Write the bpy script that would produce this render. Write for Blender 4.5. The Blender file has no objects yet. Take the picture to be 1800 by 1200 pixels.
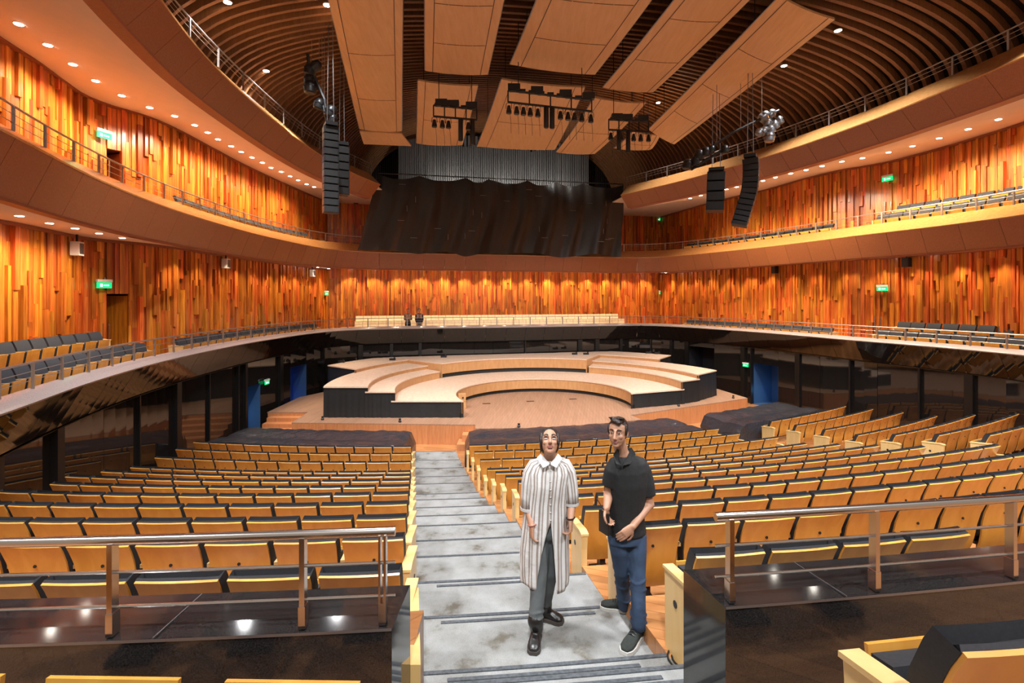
import bpy, bmesh, math, random
from math import sin, cos, pi, sqrt, atan2, radians, asin
from mathutils import Vector, Matrix
from mathutils.bvhtree import BVHTree

random.seed(7)
scene = bpy.context.scene
COL = scene.collection
# ------------------------------------------------------------------ camera
# heights below are relative to the lens; everything is lifted by LIFT at the end
LIFT = 5.3
FPX, CXP, HOR = 900.0, 900.0, 523.0
cam_data = bpy.data.cameras.new('camera'); cam = bpy.data.objects.new('camera', cam_data)
COL.objects.link(cam); scene.camera = cam
cam.location = (0, 0, 0); cam.rotation_euler = (pi/2, 0, 0)
cam_data.sensor_fit = 'HORIZONTAL'; cam_data.sensor_width = 36; cam_data.lens = 18
cam_data.shift_y = -(600-HOR)/1800; cam_data.clip_start = 0.05; cam_data.clip_end = 300
# ------------------------------------------------------------------ world, exposure
w = bpy.data.worlds.new('world'); scene.world = w; w.use_nodes = True
w.node_tree.nodes['Background'].inputs[0].default_value = (1.0, 0.86, 0.72, 1)
w.node_tree.nodes['Background'].inputs[1].default_value = 0.30
vs = scene.view_settings
vs.view_transform = 'Standard'; vs.look = 'None'; vs.gamma = 1; vs.exposure = 0.45
vs.use_curve_mapping = False
E_HOUSE, E_STAGE, E_WALL, E_SPOT = 2900, 1450, 130, 1000
HOUSE_COL = (0.93, 0.96, 1.0); WALL_COL = (1.0, 0.80, 0.56)
U = 0.72            # metres per survey unit of the galleries

def lamp(name, kind, loc, energy, color, size=0.1, angle=60, blend=0.5, target=None):
    d = bpy.data.lights.new(name, kind); d.energy = energy; d.color = color
    if kind == 'SPOT':
        d.spot_size = radians(angle); d.spot_blend = blend
    d.shadow_soft_size = size
    o = bpy.data.objects.new(name, d); COL.objects.link(o); o.location = loc
    if target is not None:
        o.rotation_euler = (Vector(target)-Vector(loc)).to_track_quat('-Z', 'Y').to_euler()
    return o

# house spotlights in the ceiling over the stalls, stage spotlights over the platform
HOUSE = [(-6, 0, 6.6), (0, -2, 7.4), (6, 0, 7.3), (-6.5, 5, 6.4), (-1.5, 4.5, 7.3), (4.5, 5, 7.3), (9.5, 6.5, 6.6), (-5.5, 10, 6.8), (6.0, 8.2, 6.8), (11.5, 10.5, 6.2)]
for hx, hy, hz in HOUSE:
    lamp('house_spot', 'SPOT', (hx, hy, hz), E_HOUSE, HOUSE_COL, 0.3, 95, 0.8, (hx*1.02, hy+4.5, -5))
for sx, sy, sz, tx, ty in [(-7.2, 17.0, 6.0, -5.5, 22), (-2.2, 16.4, 4.2, -1.5, 22), (1.6, 16.6, 4.2, 1.5, 23), (4.4, 17.0, 4.2, 4, 24), (9, 19, 6.0, 7.5, 25)]:
    lamp('stage_spot', 'SPOT', (sx, sy, sz), E_STAGE, (1.0, 0.97, 0.93), 0.2, 95, 0.8, (tx, ty, -4.5))

# ------------------------------------------------------------------ helpers
def px(x, y, Z):                       # pixel at depth Z
    return Vector(((x-CXP)/FPX*Z, Z, (HOR-y)/FPX*Z))
def pf(x, y, drop):                    # pixel on a level `drop` below the lens (negative: above)
    Z = drop*FPX/(y-HOR); return Vector(((x-CXP)/FPX*Z, Z, -drop))
def toPix(v):
    return (CXP+FPX*v[0]/v[1], HOR-FPX*v[2]/v[1])

class MB:
    def __init__(s): s.v = []; s.f = []
    def add(s, vs, fs):
        n = len(s.v); s.v += [tuple(v) for v in vs]; s.f += [tuple(i+n for i in f) for f in fs]; return s
    def box(s, c, d, rz=0.0, M=None):
        hx, hy, hz = d[0]/2, d[1]/2, d[2]/2
        vs = []
        for z in (-hz, hz):
            for x, y in ((-hx, -hy), (hx, -hy), (hx, hy), (-hx, hy)):
                p = Vector((x*cos(rz)-y*sin(rz), x*sin(rz)+y*cos(rz), z))
                if M is not None: p = M @ Vector((x, y, z))
                vs.append(p+Vector(c))
        return s.add(vs, [(3,2,1,0),(4,5,6,7),(0,1,5,4),(1,2,6,5),(2,3,7,6),(3,0,4,7)])
    def hexa(s, p):      # 8 points: bottom loop, top loop
        return s.add(p, [(3,2,1,0),(4,5,6,7),(0,1,5,4),(1,2,6,5),(2,3,7,6),(3,0,4,7)])
    def prism(s, poly, z0, z1):
        n = len(poly)
        a = sum(poly[i][0]*poly[(i+1)%n][1]-poly[(i+1)%n][0]*poly[i][1] for i in range(n))
        if a < 0: poly = poly[::-1]
        vs = [(x, y, z0) for x, y in poly]+[(x, y, z1) for x, y in poly]
        fs = [tuple(range(n-1, -1, -1)), tuple(range(n, 2*n))]+[(i, (i+1)%n, n+(i+1)%n, n+i) for i in range(n)]
        return s.add(vs, fs)
    def prismM(s, poly, t0, t1, fn):   # polygon extruded along a mapped third axis
        n = len(poly)
        vs = [fn(a, b, t0) for a, b in poly]+[fn(a, b, t1) for a, b in poly]
        fs = [tuple(range(n-1, -1, -1)), tuple(range(n, 2*n))]+[(i, (i+1)%n, n+(i+1)%n, n+i) for i in range(n)]
        return s.add(vs, fs)
    def tube(s, pts, r, n=6, cap=True):
        pts = [Vector(p) for p in pts]; rs = r if isinstance(r, (list, tuple)) else [r]*len(pts)
        base = len(s.v); N = len(pts); prev = None
        for i, p in enumerate(pts):
            t = (pts[min(i+1, N-1)]-pts[max(i-1, 0)])
            t = t.normalized() if t.length > 1e-9 else Vector((0, 0, 1))
            if prev is None:
                a = Vector((0, 0, 1)) if abs(t.z) < .9 else Vector((1, 0, 0)); e1 = t.cross(a).normalized()
            else:
                e1 = (prev-t*prev.dot(t)).normalized()
            prev = e1; e2 = t.cross(e1)
            for k in range(n):
                q = p+(e1*cos(2*pi*k/n)+e2*sin(2*pi*k/n))*rs[i]; s.v.append(tuple(q))
        for i in range(N-1):
            for k in range(n):
                a = base+i*n+k; b = base+i*n+(k+1) % n; s.f.append((a, b, b+n, a+n))
        if cap:
            s.f.append(tuple(base+k for k in range(n-1, -1, -1))); s.f.append(tuple(base+(N-1)*n+k for k in range(n)))
        return s
    def grid(s, rows, closed=False):
        base = len(s.v); m = len(rows[0])
        for r in rows: s.v += [tuple(p) for p in r]
        for i in range(len(rows)-1):
            for j in range(m if closed else m-1):
                a = base+i*m+j; b = base+i*m+(j+1) % m; s.f.append((a, b, b+m, a+m))
        return s
    def lathe(s, prof, c=(0, 0, 0), n=16, M=None):
        rows = []
        for r, z in prof:
            row = []
            for k in range(n):
                p = Vector((r*cos(2*pi*k/n), r*sin(2*pi*k/n), z))
                if M is not None: p = M @ p
                row.append(p+Vector(c))
            rows.append(row)
        b = len(s.v); s.grid(rows, True)
        s.f.append(tuple(b+k for k in range(n-1, -1, -1))); s.f.append(tuple(b+(len(prof)-1)*n+k for k in range(n)))
        return s
    def mesh(s, name):
        me = bpy.data.meshes.new(name); me.from_pydata(s.v, [], s.f); me.update(); return me
    def build(s, name, mat, parent=None, smooth=False, loc=None):
        return mkobj(name, s.mesh(name), mat, parent, smooth, loc)

def mkobj(name, me, mat, parent=None, smooth=False, loc=None):
    if mat is not None and len(me.materials) == 0: me.materials.append(mat)
    if smooth:
        for p in me.polygons: p.use_smooth = True
        try: me.set_sharp_from_angle(angle=radians(40))
        except Exception: pass
    o = bpy.data.objects.new(name, me); COL.objects.link(o)
    if loc is not None: o.location = loc
    if parent is not None:
        o.parent = parent
    return o
def rel(o, parent):   # parent keeping world-space mesh coords: parent sits at parent.location, unrotated
    o.parent = parent; o.location = Vector(o.location)-Vector(parent.location); return o
def tag(o, label, cat, group=None, kind=None):
    o['label'] = label; o['category'] = cat
    if group: o['group'] = group
    if kind: o['kind'] = kind
    return o
def empty(name, loc=(0, 0, 0), rz=0.0, label=None, cat=None, group=None, kind=None):
    o = bpy.data.objects.new(name, None); COL.objects.link(o); o.location = loc; o.rotation_euler = (0, 0, rz)
    o.empty_display_size = 0.1
    if label: tag(o, label, cat, group, kind)
    return o
def copy_tree(o, parent=None):
    c = o.copy(); COL.objects.link(c); c.parent = parent
    for ch in list(o.children): copy_tree(ch, c)
    return c

def ordinal(i):
    o_ = 'first second third fourth fifth sixth seventh eighth ninth tenth eleventh twelfth thirteenth fourteenth fifteenth sixteenth seventeenth eighteenth nineteenth'.split()
    if i < 19: return o_[i]
    t_ = (i+1)//10; u_ = (i+1) % 10
    return ('twentieth', 'thirtieth', 'fortieth', 'fiftieth')[t_-2] if u_ == 0 else ('twenty-', 'thirty-', 'forty-', 'fifty-')[t_-2]+o_[u_-1]
# ------------------------------------------------------------------ materials
def nodes(name):
    m = bpy.data.materials.new(name); m.use_nodes = True
    nt = m.node_tree; return m, nt, nt.nodes['Principled BSDF']
def N(nt, t, **kw):
    n = nt.nodes.new(t)
    for k, v in kw.items(): setattr(n, k, v)
    return n
def ramp(nt, stops):
    r = N(nt, 'ShaderNodeValToRGB'); e = r.color_ramp.elements
    while len(e) < len(stops): e.new(0.5)
    for i, (p, c) in enumerate(stops):
        e[i].position = p; e[i].color = (*c, 1)
    return r
def plain(name, col, rough=.5, metal=0.0, noise=0.0, scale=8.0, spec=None, coat=0.0, bump=0.0):
    m, nt, b = nodes(name)
    b.inputs['Roughness'].default_value = rough; b.inputs['Metallic'].default_value = metal
    if spec is not None: b.inputs['Specular IOR Level'].default_value = spec
    b.inputs['Coat Weight'].default_value = coat; b.inputs['Coat Roughness'].default_value = .1
    if noise > 0 or bump > 0:
        tc = N(nt, 'ShaderNodeTexCoord'); nz = N(nt, 'ShaderNodeTexNoise')
        nz.inputs['Scale'].default_value = scale; nz.inputs['Detail'].default_value = 4
        nt.links.new(tc.outputs['Object'], nz.inputs['Vector'])
        r = ramp(nt, [(.25, [max(0, c*(1-noise)) for c in col]), (.75, [min(1, c*(1+noise)) for c in col])])
        nt.links.new(nz.outputs['Fac'], r.inputs['Fac']); nt.links.new(r.outputs['Color'], b.inputs['Base Color'])
        if bump > 0:
            bp = N(nt, 'ShaderNodeBump'); bp.inputs['Strength'].default_value = bump; bp.inputs['Distance'].default_value = .02
            nt.links.new(nz.outputs['Fac'], bp.inputs['Height']); nt.links.new(bp.outputs['Normal'], b.inputs['Normal'])
    else:
        b.inputs['Base Color'].default_value = (*col, 1)
    return m
def emis(name, col, strength):
    m, nt, b = nodes(name); b.inputs['Base Color'].default_value = (*col, 1)
    b.inputs['Emission Color'].default_value = (*col, 1); b.inputs['Emission Strength'].default_value = strength
    return m
def wood(name, c0, c1, rough=.35, grain=(1, 1, .06), scale=18.0, rand=None, rvar=.0, coat=0.0, planks=None, hue=.004):
    # rand: 'obj' (per object) or 'isl' (per island) tint ; planks=(axis scale) stripes of boards with fine joints
    m, nt, b = nodes(name); L = nt.links
    b.inputs['Roughness'].default_value = rough
    b.inputs['Coat Weight'].default_value = coat; b.inputs['Coat Roughness'].default_value = .18
    tc = N(nt, 'ShaderNodeTexCoord'); mp = N(nt, 'ShaderNodeMapping'); mp.inputs['Scale'].default_value = grain
    L.new(tc.outputs['Object'], mp.inputs['Vector'])
    nz = N(nt, 'ShaderNodeTexNoise'); nz.inputs['Scale'].default_value = scale; nz.inputs['Detail'].default_value = 5; nz.inputs['Distortion'].default_value = .4
    L.new(mp.outputs['Vector'], nz.inputs['Vector'])
    r = ramp(nt, [(.28, c0), (.72, c1)]); L.new(nz.outputs['Fac'], r.inputs['Fac'])
    out = r.outputs['Color']
    if rand:
        if rand == 'obj':
            rv = N(nt, 'ShaderNodeObjectInfo').outputs['Random']
        else:
            rv = N(nt, 'ShaderNodeNewGeometry').outputs['Random Per Island']
        add = N(nt, 'ShaderNodeVectorMath', operation='SCALE')
        comb = N(nt, 'ShaderNodeCombineXYZ')
        for k in range(3): L.new(rv, comb.inputs[k])
        add.inputs['Scale'].default_value = 37.0; L.new(comb.outputs[0], add.inputs[0]); L.new(add.outputs[0], mp.inputs['Location'])
        hs = N(nt, 'ShaderNodeHueSaturation')
        mr = N(nt, 'ShaderNodeMapRange'); mr.inputs['To Min'].default_value = 1-rvar; mr.inputs['To Max'].default_value = 1+rvar
        L.new(rv, mr.inputs['Value']); L.new(mr.outputs['Result'], hs.inputs['Value'])
        mm = N(nt, 'ShaderNodeMath', operation='MULTIPLY'); mm.inputs[1].default_value = 7.13; L.new(rv, mm.inputs[0])
        fr = N(nt, 'ShaderNodeMath', operation='FRACT'); L.new(mm.outputs[0], fr.inputs[0])
        mh = N(nt, 'ShaderNodeMapRange'); mh.inputs['To Min'].default_value = .5-hue; mh.inputs['To Max'].default_value = .5+hue*.9
        L.new(fr.outputs[0], mh.inputs['Value']); L.new(mh.outputs['Result'], hs.inputs['Hue'])
        L.new(out, hs.inputs['Color']); out = hs.outputs['Color']
    if planks:
        sx, sy, rz, sc, dark = planks
        mp2 = N(nt, 'ShaderNodeMapping'); mp2.inputs['Rotation'].default_value = (0, 0, rz)
        L.new(tc.outputs['Object'], mp2.inputs['Vector'])
        br = N(nt, 'ShaderNodeTexBrick'); br.inputs['Scale'].default_value = sc
        br.inputs['Brick Width'].default_value = sx; br.inputs['Row Height'].default_value = sy
        br.inputs['Mortar Size'].default_value = .004; br.inputs['Bias'].default_value = 0.0
        br.inputs['Color1'].default_value = (1, 1, 1, 1); br.inputs['Color2'].default_value = (dark, dark, dark, 1)
        br.inputs['Mortar'].default_value = (.55, .5, .45, 1)
        L.new(mp2.outputs['Vector'], br.inputs['Vector'])
        mx = N(nt, 'ShaderNodeMix', data_type='RGBA', blend_type='MULTIPLY'); mx.inputs['Factor'].default_value = 1
        L.new(out, mx.inputs[6]); L.new(br.outputs['Color'], mx.inputs[7]); out = mx.outputs[2]
    L.new(out, b.inputs['Base Color'])
    return m

M = {}
M['plank_i'] = wood('plank_isl', (.33, .070, .008), (.76, .245, .034), .3, (1, 1, .07), 16, 'isl', .36, .35, None, .018)
M['plank_o'] = wood('plank_obj', (.33, .070, .008), (.76, .245, .034), .3, (1, 1, .07), 16, 'obj', .36, .35, None, .018)
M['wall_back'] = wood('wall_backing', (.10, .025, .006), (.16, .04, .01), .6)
M['fascia'] = wood('fascia_wood', (.27, .083, .026), (.36, .12, .04), .42, (1, 1, 1), 30, 'obj', .04, 0, None, .002)
M['cap'] = wood('cap_wood', (.46, .20, .06), (.56, .27, .09), .2, (1, 1, 1), 12, None, 0, .3)
M['stonecap'] = plain('rim_stone', (.36, .30, .28), .18, noise=.25, scale=60)
M['lip'] = wood('lip_wood', (.26, .07, .025), (.32, .09, .03), .45)
M['plaster'] = plain('plaster', (.74, .58, .45), .8, noise=.03, scale=2)
M['rib'] = wood('rib_wood', (.20, .08, .028), (.29, .12, .045), .5)
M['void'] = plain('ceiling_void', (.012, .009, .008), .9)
M['slat'] = plain('dark_slat', (.045, .02, .012), .6)
M['maple'] = wood('reflector_maple', (.62, .34, .15), (.70, .41, .20), .45, (1, .12, 1), 10)
M['maple_rim'] = plain('reflector_edge', (.70, .50, .30), .5)
M['seatwood'] = wood('seat_plywood', (.60, .255, .036), (.72, .345, .062), .33, (1, 1, .25), 9, 'obj', .07, .2)
M['seatedge'] = wood('seat_end_wood', (.70, .44, .16), (.80, .54, .23), .35, (1, 1, .2), 7)
M['fabric'] = plain('charcoal_fabric', (.022, .021, .024), .85, noise=.2, scale=90)
M['bluefabric'] = plain('slate_fabric', (.028, .032, .042), .8, noise=.2, scale=90)
M['blackmetal'] = plain('black_metal', (.012, .012, .013), .4)
M['granite'] = plain('black_granite', (.017, .016, .016), .07, noise=.9, scale=180, spec=1.0)
M['glass'] = plain('black_glass', (.012, .010, .009), .045, spec=.7)
M['glassdull'] = plain('black_post', (.006, .006, .006), .4)
M['greymetal'] = plain('grey_metal', (.25, .25, .26), .35, .8)
M['steel'] = plain('stainless', (.62, .56, .52), .2, 1.0)
M['railsteel'] = plain('brushed_rail', (.42, .36, .32), .38, .8)
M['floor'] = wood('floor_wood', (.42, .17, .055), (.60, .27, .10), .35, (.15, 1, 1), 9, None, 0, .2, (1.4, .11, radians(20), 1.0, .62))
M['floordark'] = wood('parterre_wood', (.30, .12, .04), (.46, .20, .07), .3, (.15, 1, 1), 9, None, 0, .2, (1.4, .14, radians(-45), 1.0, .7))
M['stage'] = wood('stage_wood', (.31, .17, .10), (.40, .23, .145), .45, (1, .05, 1), 14, None, 0, 0, (3.0, .12, radians(100), 1.0, .9))
M['stagetop'] = wood('riser_wood', (.62, .44, .32), (.74, .55, .41), .45, (1, .3, 1), 10)
M['riserface'] = wood('riser_face', (.46, .23, .09), (.56, .30, .13), .4, (1, 1, .3), 9)
M['apronface'] = wood('apron_face', (.46, .17, .06), (.58, .25, .10), .4, (1, 1, .08), 22)
M['drape'] = plain('black_drape', (.012, .012, .012), .55, noise=.2, scale=10)
M['pipe'] = plain('pipe_metal', (.42, .41, .40), .35, .9)
M['pale'] = wood('choir_wood', (.80, .65, .40), (.88, .75, .52), .45, (1, 1, .3), 8)
M['white'] = plain('white_paint', (.8, .8, .78), .5)
M['lampglow'] = emis('lamp_glow', (1.0, .93, .82), 30)
M['green'] = emis('exit_green', (.0, .55, .16), 1.3)
M['greenmark'] = emis('exit_white', (.75, 1.0, .85), 1.2)
M['blueglow'] = emis('blue_tube', (.03, .12, 1.0), 6)
M['cyanglow'] = emis('cyan_tube', (.1, .5, 1.0), 6)
M['bluewall'] = plain('backstage_paint', (.03, .08, .17), .6)
M['darkpaint'] = plain('backstage_dark', (.01, .012, .02), .7)

# carpet: grey with brownish trodden blotches
m, nt, b = nodes('aisle_carpet'); L = nt.links
tc = N(nt, 'ShaderNodeTexCoord'); n1 = N(nt, 'ShaderNodeTexNoise'); n1.inputs['Scale'].default_value = 2.6; n1.inputs['Detail'].default_value = 6; n1.inputs['Roughness'].default_value = .62
n2 = N(nt, 'ShaderNodeTexNoise'); n2.inputs['Scale'].default_value = 160
for n_ in (n1, n2): L.new(tc.outputs['Object'], n_.inputs['Vector'])
r1 = ramp(nt, [(.33, (.12, .105, .08)), (.43, (.235, .232, .215)), (.7, (.32, .325, .318))]); L.new(n1.outputs['Fac'], r1.inputs['Fac'])
r2 = ramp(nt, [(.3, (.75, .75, .75)), (.7, (1, 1, 1))]); L.new(n2.outputs['Fac'], r2.inputs['Fac'])
mx = N(nt, 'ShaderNodeMix', data_type='RGBA', blend_type='MULTIPLY'); mx.inputs['Factor'].default_value = 1
L.new(r1.outputs['Color'], mx.inputs[6]); L.new(r2.outputs['Color'], mx.inputs[7]); L.new(mx.outputs[2], b.inputs['Base Color'])
b.inputs['Roughness'].default_value = .95; M['carpet'] = m
M['nosing'] = plain('nosing_metal', (.10, .11, .12), .45, .3, noise=.4, scale=40)
# crumpled black plastic film
m, nt, b = nodes('plastic_film'); L = nt.links
b.inputs['Base Color'].default_value = (.03, .03, .035, 1); b.inputs['Roughness'].default_value = .22; b.inputs['Specular IOR Level'].default_value = .6
tc = N(nt, 'ShaderNodeTexCoord'); n1 = N(nt, 'ShaderNodeTexNoise'); n1.inputs['Scale'].default_value = 3.0; n1.inputs['Detail'].default_value = 5; n1.inputs['Distortion'].default_value = 1.2
L.new(tc.outputs['Object'], n1.inputs['Vector']); bp = N(nt, 'ShaderNodeBump'); bp.inputs['Strength'].default_value = .8; bp.inputs['Distance'].default_value = .07
L.new(n1.outputs['Fac'], bp.inputs['Height']); L.new(bp.outputs['Normal'], b.inputs['Normal']); M['film'] = m

# ------------------------------------------------------------------ plan curves
def catmull(pts, step=.35):
    pts = [Vector((p[0], p[1])) for p in pts]; out = []
    for i in range(len(pts)-1):
        p0 = pts[max(i-1, 0)]; p1 = pts[i]; p2 = pts[i+1]; p3 = pts[min(i+2, len(pts)-1)]
        n = max(2, int((p2-p1).length/.15))
        for k in range(n):
            t = k/n
            out.append(.5*((2*p1)+(-p0+p2)*t+(2*p0-5*p1+4*p2-p3)*t*t+(-p0+3*p1-3*p2+p3)*t**3))
    out.append(pts[-1])
    res = [out[0]]; acc = 0
    S = [0]
    for i in range(1, len(out)): S.append(S[-1]+(out[i]-out[i-1]).length)
    n = max(2, round(S[-1]/step)); res = []; j = 0
    for k in range(n+1):
        s = S[-1]*k/n
        while j < len(S)-2 and S[j+1] < s: j += 1
        d = S[j+1]-S[j]; t = 0 if d < 1e-9 else (s-S[j])/d
        res.append(out[j].lerp(out[j+1], min(1, max(0, t))))
    return res
class Path:
    def __init__(s, pts, step=.35, smooth=True):
        s.p = catmull(pts, step) if smooth else [Vector((a[0], a[1])) for a in pts]
        s.S = [0]
        for i in range(1, len(s.p)): s.S.append(s.S[-1]+(s.p[i]-s.p[i-1]).length)
        s.len = s.S[-1]; n = len(s.p); s.n = []
        for i in range(n):
            t = (s.p[min(i+1, n-1)]-s.p[max(i-1, 0)]).normalized(); s.n.append(Vector((-t.y, t.x)))
    def at(s, q):
        q = min(max(q, 0), s.len-1e-6); lo, hi = 0, len(s.S)-1
        while hi-lo > 1:
            mid = (lo+hi)//2
            if s.S[mid] <= q: lo = mid
            else: hi = mid
        t = (q-s.S[lo])/(s.S[hi]-s.S[lo])
        return s.p[lo].lerp(s.p[hi], t), s.n[lo].lerp(s.n[hi], t).normalized()
    def off(s, q, r):
        p, n = s.at(q); return p+n*r
    def sub(s, s0, s1, step=.35):
        n = max(1, round((s1-s0)/step)); return [s0+(s1-s0)*k/n for k in range(n+1)]
    def s_at_px(s, X, r=0.0, lo=0, hi=None):   # arclength where the curve passes pixel column X
        best = None
        for i, p in enumerate(s.p):
            if s.S[i] < lo or (hi and s.S[i] > hi): continue
            q = p+s.n[i]*r
            if q.y < .5: continue
            d = abs(CXP+FPX*q.x/q.y-X)
            if best is None or d < best[0]: best = (d, s.S[i])
        return best[1]
def US(l): return [(a*U, b*U) for a, b in l]
RIM = Path(US([(-8.3, 4.5), (-9.2, 7), (-10.1, 10.1), (-11.5, 14.0), (-12.6, 18.3), (-13.2, 23), (-13.4, 28), (-12.9, 33.5), (-11.5, 36.5), (-8.4, 38.2), (0, 40.2),
               (9, 42.5), (11.5, 42.3), (13.5, 40.2), (15.8, 35.7), (17.4, 31.4), (18.5, 27.6), (19.5, 24.9), (20.2, 22.5), (20.5, 20.3), (20.3, 17), (19.2, 12)]), .3)
T3L = Path(US([(-7.2, 7), (-8.2, 10.5), (-9, 13.2), (-9.7, 16.3), (-10.1, 20), (-10.3, 24.3), (-10.2, 28), (-9.7, 31.5), (-8.9, 34.6)]), .3)
T3R = Path(US([(8.1, 38.2), (11.1, 33.4), (13, 29.4), (14.4, 25.9), (15.3, 22.6), (15.75, 20.2), (16.2, 16.4), (16.0, 12), (15, 8)]), .3)
WL = Path(US([(-13, 7), (-14.0, 10), (-14.8, 13), (-15.3, 15.3), (-15.6, 16.7), (-16.05, 18.2), (-16.35, 19.4), (-16.2, 20.4), (-15.7, 21.3), (-15.45, 22.3), (-15.4, 24),
              (-15.5, 26.3), (-15.6, 30), (-15.4, 36), (-15.0, 41.6)]), .2)
WB = Path(US([(-15.0, 41.6), (0, 46.0), (14.3, 49.0)]), .2)
WR = Path(US([(14.3, 49.0), (16.4, 41), (18.1, 36.9), (19.1, 32.9), (20.0, 30.8), (20.7, 30.0), (21.4, 29.0), (21.9, 27.5), (22.4, 24.7), (22.6, 22.2), (22.7, 18), (22, 13)]), .2)
Z1A, Z1C = -2.3*U, -3.47*U                                 # first gallery rim and underside
Z2A, Z2B, Z2C = 3.34*U, 3.94*U, 2.12*U
Z3A, Z3B, Z3C = 7.64*U, 8.42*U, 6.76*U
F1, F2 = Z1A-.58, 2.55*U+.62                                # gallery floors
W1T, W2T = 2.33*U, 7.75*U                                    # tops of the planked walls

def sweep(mb, path, prof, s0=0, s1=None, step=.35, close=False):
    rows = []
    for q in path.sub(s0, path.len if s1 is None else s1, step):
        p, n = path.at(q); rows.append([(p.x+n.x*r, p.y+n.y*r, z) for r, z in prof])
    mb.grid(rows, close); return mb

# ------------------------------------------------------------------ planked walls
def plank_wall(name, path, z0, z1, label, holes, cap_individual):
    root = MB()
    cols = []; q = 0.0
    rng = random.Random(hash(name) % 1000 if False else sum(map(ord, name)))
    while q < path.len-.05:
        wd = rng.choice((.08, .10, .12, .12, .145))
        if q+wd > path.len: wd = path.len-q
        cols.append((q, wd)); q += wd
    back = MB(); indiv = []; rest = MB()
    for q, wd in cols:
        a, na = path.at(q); c, nc = path.at(q+wd)
        lo = z0
        for h0, h1, hz in holes:
            if q+wd/2 > h0 and q+wd/2 < h1: lo = hz
        bo = .04
        back.add([(a.x+na.x*bo, a.y+na.y*bo, lo), (c.x+nc.x*bo, c.y+nc.y*bo, lo), (c.x+nc.x*bo, c.y+nc.y*bo, z1), (a.x+na.x*bo, a.y+na.y*bo, z1)], [(0, 1, 2, 3)])
        z = lo+rng.choice((0, 0, -.4, -.8)) if lo == z0 else lo
        while z < z1-.02:
            ln = rng.uniform(.6, 2.5); zt = min(z1, z+ln)
            if z1-zt < .3: zt = z1
            zb = max(z, lo)
            if zt-zb > .08:
                d = rng.choice((.008, .02, .05, .08, .12)); g = .0025
                t = (c-a).normalized(); a2 = a+t*g; c2 = c-t*g; n = Vector((-t.y, t.x))
                pts = [(a2.x+n.x*bo, a2.y+n.y*bo), (c2.x+n.x*bo, c2.y+n.y*bo), (c2.x-n.x*d, c2.y-n.y*d), (a2.x-n.x*d, a2.y-n.y*d)]
                P8 = [(x, y, zb+.003) for x, y in pts]+[(x, y, zt-.003) for x, y in pts]
                m3 = (a+c)/2; vis = 0
                if m3.y > 1:
                    X, Y = toPix((m3.x, m3.y, (zb+zt)/2))
                    if -20 < X < 1820 and -60 < Y < 1200:
                        vis = abs(toPix((a.x, a.y, 0))[0]-toPix((c.x, c.y, 0))[0])
                indiv.append((vis, P8, zt-zb))
            z = zt
    base = back.build(name, M['wall_back'])
    tag(base, label, 'wall', kind='structure')
    order = sorted(range(len(indiv)), key=lambda i: -indiv[i][0])
    chosen = set(i for i in order[:cap_individual] if indiv[i][0] > 8)
    for i, (vis, P8, ln) in enumerate(indiv):
        if i in chosen:
            cen = Vector((0, 0, 0))
            for v in P8: cen += Vector(v)/8
            mb = MB().hexa([Vector(v)-cen for v in P8]); mb.build('plank', M['plank_o'], base, loc=cen)
        else: rest.hexa(P8)
    if rest.v:
        o = rest.build('plank_field', M['plank_i'], base); o['kind'] = 'stuff'
    return base
# door openings given by pixel columns on the wall curves
def hole(path, x0, x1, top):
    a = path.s_at_px(x0); b_ = path.s_at_px(x1); return (min(a, b_), max(a, b_), top)
DTOP1, DTOP2 = F1+2.15, F2+2.2
hL1 = hole(WL, 190, 224, .15*U); hL2 = hole(WL, 188, 218, 5.95*U)
hLc = hole(WL, 579, 590, -.15); hL2c = hole(WL, 563, 574, 4.6*U)
hR1c = hole(WR, 1145, 1156, .1); hR2c = hole(WR, 1126, 1139, 5.6*U)
plank_wall('wall_left_lower', WL, F1, W1T, 'lower orange plank wall above the dark seats, with open door and white speaker boxes', [hL1, hLc], 290)
plank_wall('wall_left_upper', WL, F2-.1, W2T, 'upper orange plank wall above curved brown fascia, under soffit with many downlights', [hL2, hL2c], 290)
plank_wall('wall_back_lower', WB, F1, W1T+.14, 'far orange plank wall behind the pale choir benches', [], 60)
plank_wall('wall_back_upper', WB, F2-.1, W2T, 'far upper plank wall behind the hanging black sheet', [], 60)
plank_wall('wall_right_lower', WR, F1, W1T, 'lower orange plank wall with closed double door behind slate seats', [hR1c], 290)
plank_wall('wall_right_upper', WR, F2-.1, W2T, 'upper orange plank wall with closed door beside hanging speaker arrays', [hR2c], 290)
k = 0
for path, z in ((WL, W1T), (WL, W2T), (WR, W1T), (WR, W2T), (WB, W1T+.14)):
    k += 1
    o = sweep(MB(), path, [(-.14, z-.10), (-.14, z), (.06, z), (.06, z-.10)], close=True).build('trim_%d' % k, M['lip'])
    tag(o, 'thin dark brown moulding along the top of a plank wall', 'moulding', 'wall top mouldings', 'structure')
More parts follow.
